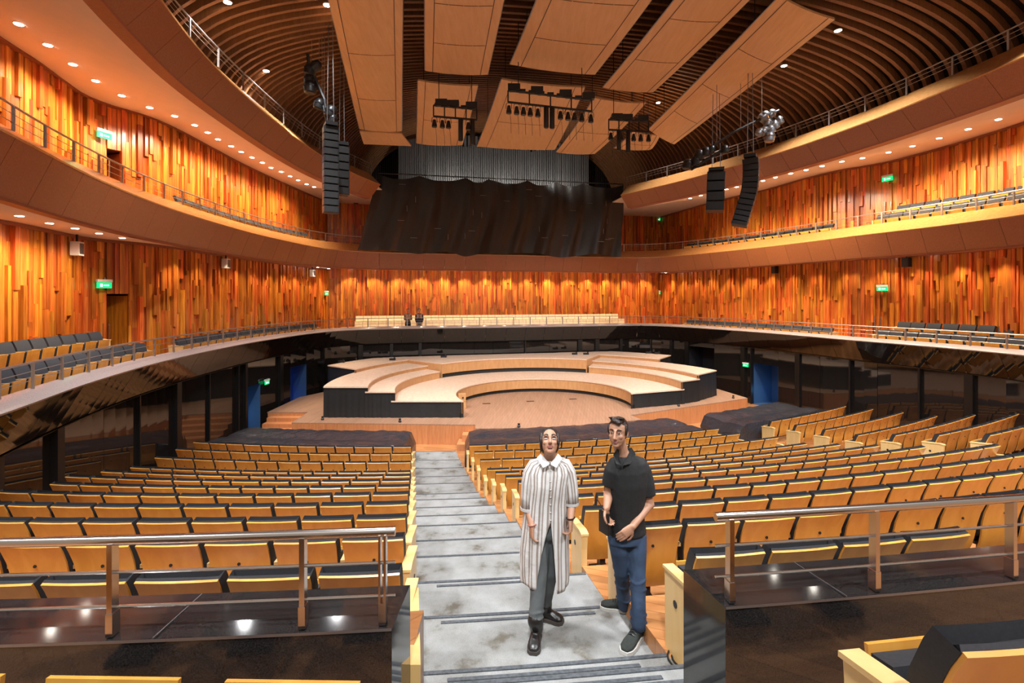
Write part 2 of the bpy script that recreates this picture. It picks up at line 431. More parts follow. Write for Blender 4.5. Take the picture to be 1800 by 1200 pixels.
# recesses behind the open doors
k = 0
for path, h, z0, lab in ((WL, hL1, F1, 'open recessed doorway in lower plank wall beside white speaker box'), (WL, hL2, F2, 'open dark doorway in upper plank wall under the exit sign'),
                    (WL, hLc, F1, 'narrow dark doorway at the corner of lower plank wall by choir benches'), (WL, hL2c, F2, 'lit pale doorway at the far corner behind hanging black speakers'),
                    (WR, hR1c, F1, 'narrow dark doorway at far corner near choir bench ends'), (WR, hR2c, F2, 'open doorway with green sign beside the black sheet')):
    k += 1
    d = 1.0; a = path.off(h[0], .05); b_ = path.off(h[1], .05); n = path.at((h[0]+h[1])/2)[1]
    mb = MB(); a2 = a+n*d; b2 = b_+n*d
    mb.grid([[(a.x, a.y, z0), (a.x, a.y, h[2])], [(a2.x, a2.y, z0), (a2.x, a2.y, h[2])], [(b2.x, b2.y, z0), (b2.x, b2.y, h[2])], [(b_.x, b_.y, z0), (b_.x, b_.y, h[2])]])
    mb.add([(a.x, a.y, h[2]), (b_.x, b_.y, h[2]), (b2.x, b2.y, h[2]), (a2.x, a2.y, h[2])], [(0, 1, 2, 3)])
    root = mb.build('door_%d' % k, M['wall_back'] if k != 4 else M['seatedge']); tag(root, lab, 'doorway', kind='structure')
    if k in (1, 2):   # open leaf and its steel pull bars
        lp = b_+n*.10-(b_-a)*.42; t = (b_-a).normalized()
        leaf = MB(); q0 = b_+n*.06; q1 = a+t*.25+n*.75
        nn = (q1-q0).normalized(); nm = Vector((-nn.y, nn.x))*.03
        leaf.hexa([(q.x, q.y, z) for z in (z0, h[2]-.05) for q in (q0, q1, q1+nm, q0+nm)])
        leaf.build('door_leaf', M['plank_o'], root)
        for e in (-.10, .06):
            q = a+t*(e)-n*.14
            hm = MB().tube([(q.x, q.y, z0+.55), (q.x, q.y, z0+1.5)], .022, 8)
            for zz in (.7, 1.35): hm.tube([(q.x, q.y, z0+zz), (q.x+n.x*.12, q.y+n.y*.12, z0+zz)], .012, 6)
            hm.build('pull_bar', M['steel'], root, True)
k = 6
for path, X, z0, lab in ((WR, 1550, F1, 'closed double door with twin steel pull bars in lower plank wall'), (WR, 1561, F2, 'closed double door with twin steel pull bars in upper plank wall'),
                         ):
    k += 1
    s = path.s_at_px(X); p, n = path.at(s); t = Vector((n.y, -n.x))
    root = empty('door_%d' % k, (p.x, p.y, z0), 0, lab, 'door', kind='structure')
    mb = MB(); mb.box((-n.x*.03, -n.y*.03, 1.1), (.02, .16, 2.2), atan2(t.y, t.x)); mb.build('door_gap', M['wall_back'], root)
    for e in (-.11, .11):
        q = t*e-n*.16
        hm = MB().tube([(q.x, q.y, .45), (q.x, q.y, 1.45)], .022, 8)
        for zz in (.6, 1.3): hm.tube([(q.x, q.y, zz), (q.x+n.x*.14, q.y+n.y*.14, zz)], .012, 6)
        hm.build('pull_bar', M['steel'], root, True)

# ------------------------------------------------------------------ galleries: floors, soffits, rims
def x_at_y(path, y, r=0.0):
    best = min(range(len(path.p)), key=lambda i: abs(path.p[i].y+path.n[i].y*r-y)); q = path.p[best]+path.n[best]*r; return q.x
def ruled(pathA, rA, zA, pathB, rB, zB, y0, y1, lo=None, n=60):
    rows = []
    for k in range(n+1):
        y = y0+(y1-y0)*k/n
        rows.append([(x_at_y(pathA, y, rA)*(1-t)+x_at_y(pathB, y, rB)*t, y, zA+(zB-zA)*(t**.8)) for t in (0, .33, .66, 1)])
    return MB().grid(rows)
half = RIM.s_at_px(820)
RIML = Path.__new__(Path); RIMR = Path.__new__(Path)
iy = max(range(len(RIM.p)), key=lambda i: RIM.p[i].y)
il = min(range(len(RIM.p)), key=lambda i: abs(RIM.p[i].x+11.0*U) if RIM.p[i].y > 30*U else 99)
ir = min(range(len(RIM.p)), key=lambda i: abs(RIM.p[i].x-13.0*U) if RIM.p[i].y > 36*U and i > iy else 99)
for R_, a, b_ in ((RIML, 0, il+1), (RIMR, ir, len(RIM.p))):
    R_.p = RIM.p[a:b_]; R_.n = RIM.n[a:b_]; R_.S = [s-RIM.S[a] for s in RIM.S[a:b_]]; R_.len = R_.S[-1]
def sides(zA, zB, rA, name, mat, label, A=(RIML, RIMR), ys=((5, 26.5), (10, 29)), kind='structure', cat='soffit'):
    res = []
    for (a, wpath, (y0, y1)) in ((A[0], WL, ys[0]), (A[1], WR, ys[1])):
        o = ruled(a, rA, zA, wpath, 0.1, zB, y0, y1).build(name, mat, None, True)
        tag(o, label, cat, None, kind); res.append(o)
    return res
so1 = sides(Z2C-.02, W1T, .7*U, 'ceiling_under_gallery', M['plaster'], 'cream plaster soffit with downlights below the middle gallery')
so2 = sides(Z3C-.02, W2T, 1.1*U, 'ceiling_under_top_gallery', M['plaster'], 'wide cream plaster soffit with downlights below the top gallery', (T3L, T3R), ((5, 24.6), (6, 27.3)))
so2[0]['label'] = 'wide cream plaster soffit sloping above the upper plank wall with open door'
so2[1]['label'] = 'cream plaster soffit above the upper plank wall with closed double door'
so1[0]['label'] = 'cream plaster soffit strip above the lower plank wall with open door'
so1[1]['label'] = 'cream plaster soffit hidden above the lower plank wall with closed door'
for z, nm in ((F1, 'lower'), (F2, 'middle')):
    fl = sides(z, z, .5, 'floor_gallery', M['floor'], 'narrow wooden floor of the %s gallery behind its parapet' % nm, cat='floor')
    fl[0]['label'] = 'narrow wooden %s gallery floor on the open doorway side' % nm; fl[1]['label'] = 'narrow wooden %s gallery floor on the closed double door side' % nm
mb = MB()
rows = []
for kk in range(41):
    q = RIM.S[il]+(RIM.S[ir]-RIM.S[il])*kk/40; p = RIM.off(q, .45)
    wq = WB.off(WB.len*kk/40, .1); rows.append([(p.x, p.y, F1), (wq.x, wq.y, F1)])
o = MB().grid(rows).build('floor_choir', M['floor']); tag(o, 'wooden floor below the pale choir benches', 'floor', kind='structure')
rows = [[(RIM.off(RIM.S[il]+(RIM.S[ir]-RIM.S[il])*kk/40, .7)[0], RIM.off(RIM.S[il]+(RIM.S[ir]-RIM.S[il])*kk/40, .7)[1], Z2C), (*WB.off(WB.len*kk/40, .1), W1T+.14)] for kk in range(41)]
o = MB().grid(rows).build('ceiling_choir', M['plaster']); tag(o, 'soffit above the pale choir benches', 'soffit', kind='structure')

def gallery(name, path, A, B, C, rB, rC, lip, capmat, panelmat, lipmat, label, pw, s0=0, s1=None, rough=False):
    s1 = path.len if s1 is None else s1
    base = sweep(MB(), path, [(rB+.25, B-.6), (rB+.02, B), (rB, B+.012), (.0, A+.012), (-.012, A), (0, A-.03), (.05, A-.04)], s0, s1, .3).build(name, capmat, None, True)
    tag(base, label, 'gallery', kind='structure')
    sweep(MB(), path, [(rC-.03, C+.02), (rC, C-.015), (rC+lip, C-.03), (rC+lip, C+.08)], s0, s1, .3).build('fascia_lip', lipmat, base, True)
    n = round((s1-s0)/pw)
    for k in range(n):
        a = s0+(s1-s0)*k/n+.006; b_ = s0+(s1-s0)*(k+1)/n-.006
        mb = MB(); th = .03; ln = sqrt(rC*rC+(A-C)**2); ux, uz = (A-C)/ln*th, rC/ln*th
        rows = []
        for q in path.sub(a, b_, .35):
            p, nn = path.at(q)
            prof = [(0.0, A-.02), (rC, C), (rC+ux, C+uz), (ux, A-.02+uz)]
            rows.append([(p.x+nn.x*r, p.y+nn.y*r, z) for r, z in prof])
        mb.grid(rows, True); m_ = len(rows); b0 = 0
        mb.f.append((3, 2, 1, 0)); mb.f.append(tuple((m_-1)*4+i for i in range(4)))
        mb.build('fascia_panel', panelmat, base)
    return base
gallery('gallery_lower', RIM, Z1A, Z1A+.10, Z1C, .42, .45, .35, M['stonecap'], M['glass'], M['glassdull'], 'lower gallery parapet with pale ledge and glossy black slanted fascia panels', 1.15)
gallery('gallery_middle', RIM, Z2A, Z2B, Z2C, .9*U, .5*U, .15, M['cap'], M['fascia'], M['lip'], 'middle gallery parapet sweeping round with wooden ledge and brown slanted panels', 1.15)
gallery('gallery_top', T3L, Z3A, Z3B, Z3C, .8*U, .75*U, .27, M['cap'], M['fascia'], M['lip'], 'top gallery parapet with brown panels above the wide cream soffit', 1.15)
gallery('gallery_top', T3R, Z3A, Z3B, Z3C, .8*U, .75*U, .27, M['cap'], M['fascia'], M['lip'], 'top gallery parapet with lit ledge above the hanging curved speaker array', 1.15)
for pth, nm in ((T3L, 'left'), (T3R, 'right')):
    o = sweep(MB(), pth, [(.5, Z3B-.4), (3.4, Z3B-.4)]).build('floor_top_gallery', M['slat']); tag(o, 'dark floor of the top gallery behind %s' % ('its brown parapet' if nm == 'left' else 'its lit parapet'), 'floor', kind='structure')

for pts, lab in (([T3L.off(T3L.len, .45), T3L.off(T3L.len-1.5, 1.0), Vector((x_at_y(WL, 24.2)-.1, 24.2)), WB.off(0, .2), WB.off(WB.len*.22, .2)], 'cream soffit corner beyond the hanging black speakers'),
                 ([T3R.off(0, .45), T3R.off(1.5, 1.0), Vector((x_at_y(WR, 26.9)+.1, 26.9)), WR.off(3, .3), WB.off(WB.len, .3), WB.off(WB.len*.76, .2)], 'cream soffit corner beside the hanging black sheet')):
    o = MB().prism([(p.x, p.y) for p in pts], W2T-.02, W2T+.03).build('ceiling_corner', M['plaster']); tag(o, lab, 'soffit', kind='structure')
# railings
POST = MB().box((0, 0, .29), (.035, .05, .58)).mesh('post')
def railing(path, r, z, h, label, s0, s1, spacing, rails=(.2, .39), group=None):
    root = empty('gallery_railing', (0, 0, 0), 0, label, 'railing', group)
    root.location = (path.off((s0+s1)/2, r).x, path.off((s0+s1)/2, r).y, z)
    pts = [Vector((*path.off(q, r), z+h)) for q in path.sub(s0, s1, .5)]
    rel(MB().tube(pts, .021, 6).build('handrail', M['railsteel'], None, True), root)
    for e in rails:
        rel(MB().tube([p-Vector((0, 0, h-e*h/.58)) for p in pts], .007, 5).build('rail', M['railsteel'], None, True), root)
    n = round((s1-s0)/spacing)
    for k in range(n+1):
        q = s0+(s1-s0)*k/n; p, nn = path.at(q); p = p+nn*r
        o = mkobj('post', POST, M['railsteel']); o.location = (p.x, p.y, z); o.rotation_euler = (0, 0, atan2(nn.y, nn.x)); o.scale = (1, 1, h/.58); rel(o, root)
    return root
railing(RIM, .36, Z1A+.09, .46, 'steel railing on the pale ledge of the lower gallery', 0, RIM.len, 1.0)
railing(RIM, .62, Z2B-.03, .44, 'steel railing on the wooden ledge of the middle gallery', 0, RIM.len, 1.0)
railing(T3L, .5, Z3B-.03, .5, 'steel railing along the top gallery above the wide cream soffit', 0, T3L.len, 1.4, (.3, .44))
railing(T3R, .5, Z3B-.03, .5, 'steel railing along the top gallery above the lit wooden ledge', 0, T3R.len, 1.4, (.3, .44))

# black glass wall below the lower gallery
FLOOR = -5.3
GW = .55
root = sweep(MB(), RIM, [(GW+1.9, Z1C-.0), (GW+1.9, FLOOR-.2)], 0, RIM.len, .5).build('wall_black', M['glassdull']); tag(root, 'glossy black glass panel wall below the lower gallery', 'wall', kind='structure')
doors = []
for x0, x1 in ((429, 457), (513, 541), (1326, 1366), (1206, 1252)):
    a = RIM.s_at_px(x0, GW); b_ = RIM.s_at_px(x1, GW); doors.append((min(a, b_), max(a, b_)))
q = 0.3; kk = 0
rng = random.Random(3)
POSTB = MB().box((0, 0, 0), (.16, .18, 1)).mesh('pillar')
while q < RIM.len-.5:
    wd = rng.choice((1.1, 1.5, 1.9)); e = min(q+wd, RIM.len)
    nxt = [d for d in doors if d[0] >= q-1e-3 and d[0] < e]
    ind = [d for d in doors if d[0]-.02 <= q < d[1]-.02]
    if ind: q = ind[0][1]; continue
    if nxt: e = nxt[0][0]
    if e-q > .12:
        rows = []
        for s in RIM.sub(q+.008, e-.008, .5):
            p, nn = RIM.at(s); rows.append([(p.x+nn.x*r, p.y+nn.y*r, z) for r, z in ((GW, FLOOR), (GW, Z1C+.02), (GW+.03, Z1C+.02), (GW+.03, FLOOR))])
        mb = MB().grid(rows, True); m_ = len(rows); mb.f.append((3, 2, 1, 0)); mb.f.append(tuple((m_-1)*4+i for i in range(4)))
        mb.build('glass_panel', M['glass'], root)
        if rng.random() < .75:
            p, nn = RIM.at(e); p = p+nn*(GW-.03)
            o = mkobj('pillar', POSTB, M['glassdull'], root); o.location = (p.x, p.y, (FLOOR+Z1C)/2); o.scale = (rng.choice((.4, 1, 1.6)), rng.choice((.5, 1, 1)), Z1C-FLOOR); o.rotation_euler = (0, 0, atan2(nn.x, -nn.y))
    q = e
for i, (a, b_) in enumerate(doors):
    pa = RIM.off(a, GW); pb = RIM.off(b_, GW); n = RIM.at((a+b_)/2)[1]; t = (pb-pa).normalized()
    top = (-3.45, -3.15, -3.25, -2.75)[i]; dp = 1.3
    mb = MB(); a2 = pa+n*dp; b2 = pb+n*dp
    mb.grid([[(p.x, p.y, FLOOR), (p.x, p.y, top)] for p in (pa, a2, b2, pb)])
    mb.add([(p.x, p.y, top) for p in (pa, pb, b2, a2)], [(0, 1, 2, 3)])
    mb.add([(p.x, p.y, FLOOR+.01) for p in (pa, pb, b2, a2)], [(0, 1, 2, 3)])
    d = mb.build('door_%d' % (9+i), M['bluewall'] if i != 3 else M['darkpaint'])
    tag(d, ('blue lit backstage doorway beside the wooden stage steps', 'deep blue doorway between stage steps and the draped riser', 'blue lit doorway under green exit sign beside the apron corner', 'dark backstage doorway behind the risers')[i], 'doorway', kind='structure')
    if top < Z1C:
        mb = MB().hexa([(p.x, p.y, z) for z in (top, Z1C) for p in (pa, pb, pb+n*.04, pa+n*.04)]); mb.build('transom_panel', M['glass'], d)
    c = (pa+pb)/2+n*.7
    if i < 3:
        tb = MB(); s_ = pa+n*.9 if i != 1 else (pa+pb)/2+n*1.2
        if i == 1: tb.tube([(s_.x-t.x*.4, s_.y-t.y*.4, -3.9), (s_.x+t.x*.4, s_.y+t.y*.4, -3.9)], .02, 6)
        elif i == 2:
            s_ = pb+n*.25-t*.1; tb.tube([(s_.x, s_.y, -4.2), (s_.x, s_.y, top-.1)], .02, 6)
        else: tb.tube([(s_.x+t.x*.1, s_.y+t.y*.1, -4.2), (s_.x+t.x*.1+n.x*.3, s_.y+t.y*.1+n.y*.3, -3.75)], .025, 6)
        tb.build('light_tube', M['blueglow'] if i == 1 else M['cyanglow'], d)
        lamp('backstage_lamp', 'POINT', (c.x, c.y, FLOOR+.55), (4, 3, 5)[i], ((.15, .5, 1.0), (.04, .12, 1.0), (.12, .45, 1.0))[i], .1)

# ------------------------------------------------------------------ ceiling: arched ribs under a dark void
AX = Vector((-.15, .9887)); RT = Vector((.9887, .15))
def interp(x, tab):
    for (x0, y0), (x1, y1) in zip(tab, tab[1:]):
        if x <= x1: return y0+(y1-y0)*max(0, (x-x0))/(x1-x0)
    return tab[-1][1]
HALF = [(0, 15.0), (16, 14.7), (27, 14.2), (34, 13.0), (50, 11.8)]
PEAK = [(0, 11.6), (22, 11.8), (30, 13.0), (42, 15.2), (52, 15.6)]
def arch(s, dz=0.0, n=36, ex=2.5):
    c = Vector((3.25, 16))+AX*(s-16); hw = interp(s, HALF)+dz
    pts = []
    for k in range(n+1):
        th = pi*(1-k/n); cx = cos(th); sz = sin(th)
        X = (1 if cx > 0 else -1)*abs(cx)**(2/ex)*hw; Z = 8.0+(interp(s, PEAK)-8.0+dz)*abs(sz)**(2/ex)
        p = c+RT*X; pts.append(Vector((p.x*U, p.y*U, Z*U)))
    return pts
rows = [arch(s, .65) for s in range(2, 52, 2)]
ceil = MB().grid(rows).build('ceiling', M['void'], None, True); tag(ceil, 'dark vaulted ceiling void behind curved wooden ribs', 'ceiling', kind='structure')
s = 5.0
while s < 49.2:
    pts = arch(s); c = sum(pts, Vector())/len(pts); mb = MB(); rows = []
    ax3 = Vector((AX.x, AX.y, 0))
    for i, p in enumerate(pts):
        t = (pts[min(i+1, len(pts)-1)]-pts[max(i-1, 0)]).normalized(); nn = ax3.cross(t).normalized()
        if nn.z < 0 and abs(t.z) < .99: nn = -nn
        if abs(t.z) >= .99: nn = Vector((-1 if i < 18 else 1, 0, 0))*1.0
        h = .20; w2 = .055
        rows.append([p-ax3*w2, p+ax3*w2, p+ax3*w2+nn*h, p-ax3*w2+nn*h])
    mb.grid(rows, True); mb.build('rib', M['rib'], ceil)
    s += .52
def vault_z(x, y):
    v = Vector((x/U, y/U))-Vector((3.25, 16)); s_ = v.dot(AX)+16; X_ = abs(v.dot(RT)); hw = interp(s_, HALF)
    t_ = min(1, X_/hw)**2.5; return (8.0+(interp(s_, PEAK)-8.0)*max(0, 1-t_)**(1/2.5))*U
# dark slatted end wall above the organ gallery
ew = MB(); c = Vector((3.25, 16))+AX*(50-16); a = c-RT*15; b_ = c+RT*14
ew.add([(a.x*U, a.y*U, 3.0*U), (b_.x*U, b_.y*U, 3.0*U), (b_.x*U, b_.y*U, 16.5*U), (a.x*U, a.y*U, 16.5*U)], [(0, 1, 2, 3)])
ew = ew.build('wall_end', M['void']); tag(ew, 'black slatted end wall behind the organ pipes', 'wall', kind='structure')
mb = MB()
for k in range(150):
    p = (c-RT*(14.6-k*.19)-AX*.25)*U; mb.box((p.x, p.y, 10*U), (.035, .06, 12*U), atan2(RT.y, RT.x))
o = mb.build('slat_field', M['slat'], ew); o['kind'] = 'stuff'
# organ pipes
def lerp(a, b, t): return a+(b-a)*t
og = empty('pipe_organ', tuple(px(868, 322, 44.5*U)), 0, 'silver organ pipes standing above the hanging black sheet', 'organ')
def rank(x0, x1, n, Za, Zb, zb, ztf, r, name):
    mb = MB(); mm = MB()
    for k in range(n):
        t = (k+.5)/n; p = px(lerp(x0, x1, t), HOR, lerp(Za, Zb, t)*U); top = ztf(t); rr = r*(.85+.3*random.random())
        mb.tube([(p.x, p.y, zb), (p.x, p.y, top)], rr, 7)
        zm = zb+.35+1.3*abs(((t*5) % 1)-.5)
        mm.box((p.x, p.y-rr*.92, zm), (rr*1.3, .03, .16))
    o = rel(mb.build(name, M['pipe'], None, True), og); o['kind'] = 'stuff'
    o = rel(mm.build('pipe_mouths', M['white'], None), og); o['kind'] = 'stuff'
rank(700, 1035, 104, 43.6, 47.6, 8.2*U, lambda t: (13.2+.6*abs(sin(t*9)))*U, .05, 'front_pipes')
rank(735, 1000, 40, 44.4, 48.0, 8.2*U, lambda t: (14.4)*U, .09, 'tall_pipes')
mb = MB(); a = px(696, HOR, 43.4*U); b_ = px(1040, HOR, 47.4*U)
mb.hexa([(p.x, p.y+dy, z) for z in (8.15*U, 8.4*U) for p, dy in ((a, 0), (b_, 0), (b_, .5), (a, .5))]); rel(mb.build('organ_chest', M['slat']), og)
for X_ in (760, 880, 990):
    lamp('organ_fill', 'SPOT', tuple(px(X_, 285, 37.5*U)), 330, (1, .97, .92), .15, 100, .9, tuple(px(X_+10, 300, 46*U)))  # fill light added to brighten the pipes, no fitting behind it
# ------------------------------------------------------------------ hanging black sheet in front of the organ loft
mb = MB(); rows = []; nu, nv = 150, 34
A = px(664, 308, 37.2*U); B = px(1091, 327, 42.2*U); T = (B-A); T.z = 0; Ln = T.length; T.normalize(); NRM = Vector((T.y, -T.x, 0))
ROPE = [0, .155, .33, .42, .58, .70, .82, 1.0]
for i in range(nu+1):
    u = i/nu; row = []
    seg = max(j for j in range(len(ROPE)-1) if ROPE[j] <= u+1e-9); tt = (u-ROPE[seg])/(ROPE[seg+1]-ROPE[seg])
    sag = .32*(4*tt*(1-tt))*U
    for j in range(nv+1):
        v = j/nv
        ztop = lerp(A.z, B.z, u)-sag*(1-v)
        zb = (3.38-.15*sin(u*9+1)*.5-.45*math.exp(-((u-.365)/.05)**2)+.12*sin(u*23))*U+.35*(u < .05)*(.05-u)
        z = lerp(ztop, zb, v)
        fold = .11*sin(u*58+.5*sin(v*3+u*7))+.10*sin(u*31-1.5+v*.6)+.05*sin(u*113+v*1.2)
        fold += .16*sin(pi*tt)*math.exp(-v*4)*sin(tt*14)
        fl = .25*v*v
        x = A+T*(Ln*(u+(.012*sin(v*4) if 0 < i < nu else 0)+(-.028*v if u < .03 else 0)-.03*v*(1-u)-.012*v))
        p = x+NRM*(.35+fold*(.35+.8*v)*.9-fl*.2); row.append((p.x, p.y, z))
    rows.append(row)
sheet = mb.grid(rows).build('hanging_sheet', None, None, True)
mS = M['film'].copy(); mS.name = 'hanging_film'; bb = mS.node_tree.nodes['Principled BSDF']; bb.inputs['Roughness'].default_value = .42; bb.inputs['Base Color'].default_value = (.02, .017, .015, 1)
for n_ in mS.node_tree.nodes:
    if n_.type == 'BUMP': n_.inputs['Strength'].default_value = .25
sheet.data.materials.append(mS); tag(sheet, 'large black plastic sheet hanging in folds from the organ loft', 'plastic sheet')
rope = MB().tube([A+NRM*.35+Vector((0, 0, .03)), B+NRM*.35+Vector((0, 0, .03))], .03, 6).build('header_bar', M['blackmetal'], sheet)
rng = random.Random(5); tp = MB()
for k in range(26):
    u = rng.uniform(.08, .95); v = rng.uniform(.1, .85); p = A+T*(Ln*u)+NRM*.62; z = lerp(A.z, 3.4*U, v)
    if rng.random() < .6: tp.box((p.x, p.y, z), (.35, .01, .02), atan2(T.y, T.x))
    else: tp.box((p.x, p.y, z), (.02, .01, .3), atan2(T.y, T.x))
o = tp.build('tape_strips', M['greymetal'], sheet); o['kind'] = 'stuff'

# ------------------------------------------------------------------ acoustic reflector panels
def reflector(near, far, label, hn, hf, camber=.25, ext=0.0, name='acoustic_panel', ncells=3):
    # near/far: ((xpix,ypix),(xpix,ypix)) edges read on levels hn / hf above the lens
    a, b_ = [pf(x, y, -hn) for x, y in near]; d, c_ = [pf(x, y, -hf) for x, y in far]
    if ext:
        a = a+(a-d).normalized()*ext; b_ = b_+(b_-c_).normalized()*ext
    a, b_, c_, d = [v*U for v in (a, b_, c_, d)]
    root = empty(name, tuple((a+b_+c_+d)/4), 0, label, 'acoustic panel', 'maple reflector panels under the vault')
    nu, nv = 8, 14; th = .06
    def P(u, v, dz):
        q = a.lerp(b_, u).lerp(d.lerp(c_, u), v); q = q.copy(); q.z += dz+camber*U*(4*(v-.5)**2-.3)*.5+.06*(4*(u-.5)**2); return q
    top = [[P(i/nu, j/nv, th) for i in range(nu+1)] for j in range(nv+1)]; bot = [[P(i/nu, j/nv, 0) for i in range(nu+1)] for j in range(nv+1)]
    mb = MB(); mb.grid([r[::-1] for r in bot]); mb.grid(top)
    n0 = (nu+1)*(nv+1)
    rim = [(i, 0) for i in range(nu+1)]+[(nu, j) for j in range(1, nv+1)]+[(i, nv) for i in range(nu-1, -1, -1)]+[(0, j) for j in range(nv-1, 0, -1)]
    L_ = [P(i/nu, j/nv, 0) for i, j in rim]; T_ = [P(i/nu, j/nv, th) for i, j in rim]; mb.grid([L_, T_], True)
    rel(mb.build('panel_board', M['maple'], None, True), root)
    js = MB()
    for v in (.0, ):
        pass
    def strip(p, q, w_=.012):
        t = (q-p).normalized(); js.box((p+q)/2-Vector((0, 0, .004)), ((q-p).length, w_, .006), 0, Matrix((t, Vector((-t.y, t.x, 0)).normalized(), t.cross(Vector((-t.y, t.x, 0)).normalized()))).transposed())
    for k in range(1, ncells+1):
        v = k/(ncells+1)
        for i in range(4): strip(P(.12+i*.19, v, -.002), P(.12+(i+1)*.19-.01, v, -.002))
    for i in range(nv): strip(P(.12, i/nv, -.002), P(.12, (i+1)/nv, -.002), .018)
    for i in range(nv): strip(P(.88, i/nv, -.002), P(.88, (i+1)/nv, -.002), .018)
    rel(js.build('joint_lines', M['slat']), root)
    eb = MB()
    for u in (-.004, 1.004): eb.tube([P(u, j/nv, .02) for j in range(nv+1)], .022, 5)
    rel(eb.build('edge_rail', M['greymetal']), root)
    for u, v in ((.1, .15), (.9, .15), (.1, .85), (.9, .85)):
        q = P(u, v, th); rel(MB().tube([q, Vector((q.x, q.y, vault_z(q.x, q.y)))], .012, 5).build('cable', M['blackmetal']), root)
    return root
reflector(((577, 0), (708, 0)), ((632, 232), (706, 236)), 'long maple panel with folded end, next to the hanging black line speaker', 10.5, 9.6, ext=5)
reflector(((747, 0), (886, 0)), ((747, 131), (857, 138)), 'narrow maple reflector panel ending above the light bar with three small lamps', 10.3, 10, ext=5)
reflector(((945, 0), (1147, 0)), ((897, 120), (1045, 138)), 'widest maple reflector panel ending above the longest light bar', 10.3, 10, ext=5)
reflector(((1188, 0), (1320, 0)), ((1060, 160), (1148, 168)), 'long slanted maple panel ending above the shortest light bar', 10.3, 10, ext=5)
reflector(((1370, 0), (1467, 40)), ((1140, 231), (1185, 257)), 'outermost maple reflector panel beside the two ceiling spotlights', 10.3, 9.6, camber=.1)
reflector(((735, 148), (840, 157)), ((732, 257), (812, 260)), 'far maple panel above the organ behind the light bar with three lamps', 10, 9.4, ncells=1)
reflector(((882, 146), (1028, 160)), ((838, 262), (975, 268)), 'far wide maple panel above the organ behind the longest light bar', 10, 9.4, ncells=1)
reflector(((1045, 178), (1135, 187)), ((977, 272), (1045, 275)), 'far narrow maple panel between two light bars above the organ', 10, 9.4, ncells=1)
reflector(((1112, 236), (1160, 243)), ((1078, 265), (1143, 268)), 'small far maple panel behind the shortest light bar', 9.8, 9.4, ncells=1)
# folded end of the first panel
a, b_ = pf(632, 232, -9.6)*U, pf(706, 236, -9.6)*U; 
o = MB().hexa([a+Vector((0, .02, .02)), b_+Vector((0, .02, .02)), b_+Vector((.15, 1.3, -.12)), a+Vector((-.2, 1.3, -.12)), a+Vector((0, .02, .08)), b_+Vector((0, .02, .08)), b_+Vector((.15, 1.3, -.06)), a+Vector((-.2, 1.3, -.06))]).build('acoustic_panel', M['maple'])
tag(o, 'short folded maple flap below the end of the long panel', 'acoustic panel', 'maple reflector panels under the vault')

# ------------------------------------------------------------------ light bars over the stage
def can(mb, p, h=.34, r=.10):
    mb.lathe([(r*.55, 0), (r*.75, -.08), (r, -.16), (r, -h)], p, 10)
    return mb
def light_bar(pts, Z, boxes, cans, tubes, label, slope=0.0):
    (x0, y0), (x1, y1) = pts; Z *= U
    a = px(x0, y0, Z); b_ = px(x1, y1, Z*1.03)
    root = empty('light_bar', tuple((a+b_)/2), 0, label, 'stage light bar', 'light bars hung over the stage')
    d = b_-a; drop = Vector((0, 0, -.36))
    rel(MB().tube([a, b_], .035, 6).build('upper_bar', M['blackmetal']), root)
    mbx = MB()
    for k in range(int(d.length/.28)):
        q = a+d*((k+.5)/int(d.length/.28)); mbx.box(q+Vector((0, 0, .03)), (.2, .14, .09))
    rel(mbx.build('cable_tray', M['blackmetal']), root)
    rel(MB().tube([a+drop, b_+drop], .035, 6).build('lower_bar', M['blackmetal']), root)
    for t in (0, .25, .5, .75, 1.0):
        rel(MB().tube([a+d*t, a+d*t+drop], .022, 5).build('hanger', M['blackmetal']), root)
    for t in boxes:
        rel(MB().box(a+d*t+Vector((0, 0, .11)), (.38, .2, .19)).build('dimmer_box', M['blackmetal']), root)
    for t in cans:
        q = a+d*t+drop
        c = MB(); can(c, q-Vector((0, 0, .11)), .24, .085); o = rel(c.build('lamp_can', M['blackmetal'], None, True), root)
        y = MB().tube([q+Vector((-.09, 0, -.2)), q+Vector((-.08, 0, -.05)), q+Vector((0, 0, 0)), q+Vector((.08, 0, -.05)), q+Vector((.09, 0, -.2))], .010, 5).build('yoke', M['blackmetal']); y.parent = o; y.location = (0, 0, 0)
        y.location = Vector((0, 0, 0))
        rel(MB().tube([q+Vector((.03, 0, -.3)), q+Vector((.06, .05, -.6)), q+Vector((.07, .05, -.95))], .005, 4).build('cable', M['blackmetal']), root)
    for t, ln in tubes:
        q = a+d*t+drop
        rel(MB().lathe([(.06, 0), (.08, -.04), (.08, -ln*.62), (.06, -ln*.62-.03)], q, 10).build('profile_spot', M['blackmetal'], None, True), root)
    for t in (.12, .88):
        q = a+d*t; rel(MB().tube([q, Vector((q.x, q.y, vault_z(q.x, q.y)))], .014, 5).build('suspension_cable', M['blackmetal']), root)
    return root
light_bar(((762, 185), (838, 192)), 23.2, (.18, .45, .88), (.02, .2, .34, .8), ((.62, 1.15), (.9, 1.3)), 'short light bar with three small lamps and one long tubular spot')
light_bar(((893, 159), (1040, 176)), 22.0, (.07, .34, .68, .96), (.01, .1, .18, .26, .35, .62, .71, .79, .88, .99), ((.45, 1.05), (.52, 1.05)), 'longest light bar with ten lamp cans and two tubular spots')
light_bar(((1070, 210), (1140, 214)), 25.0, (.2, .45, .85), (.05, .3, .62, .8, 1.0), ((.25, 1.1), (.48, 1.2)), 'shortest light bar hanging before the gap beside the outermost panel')

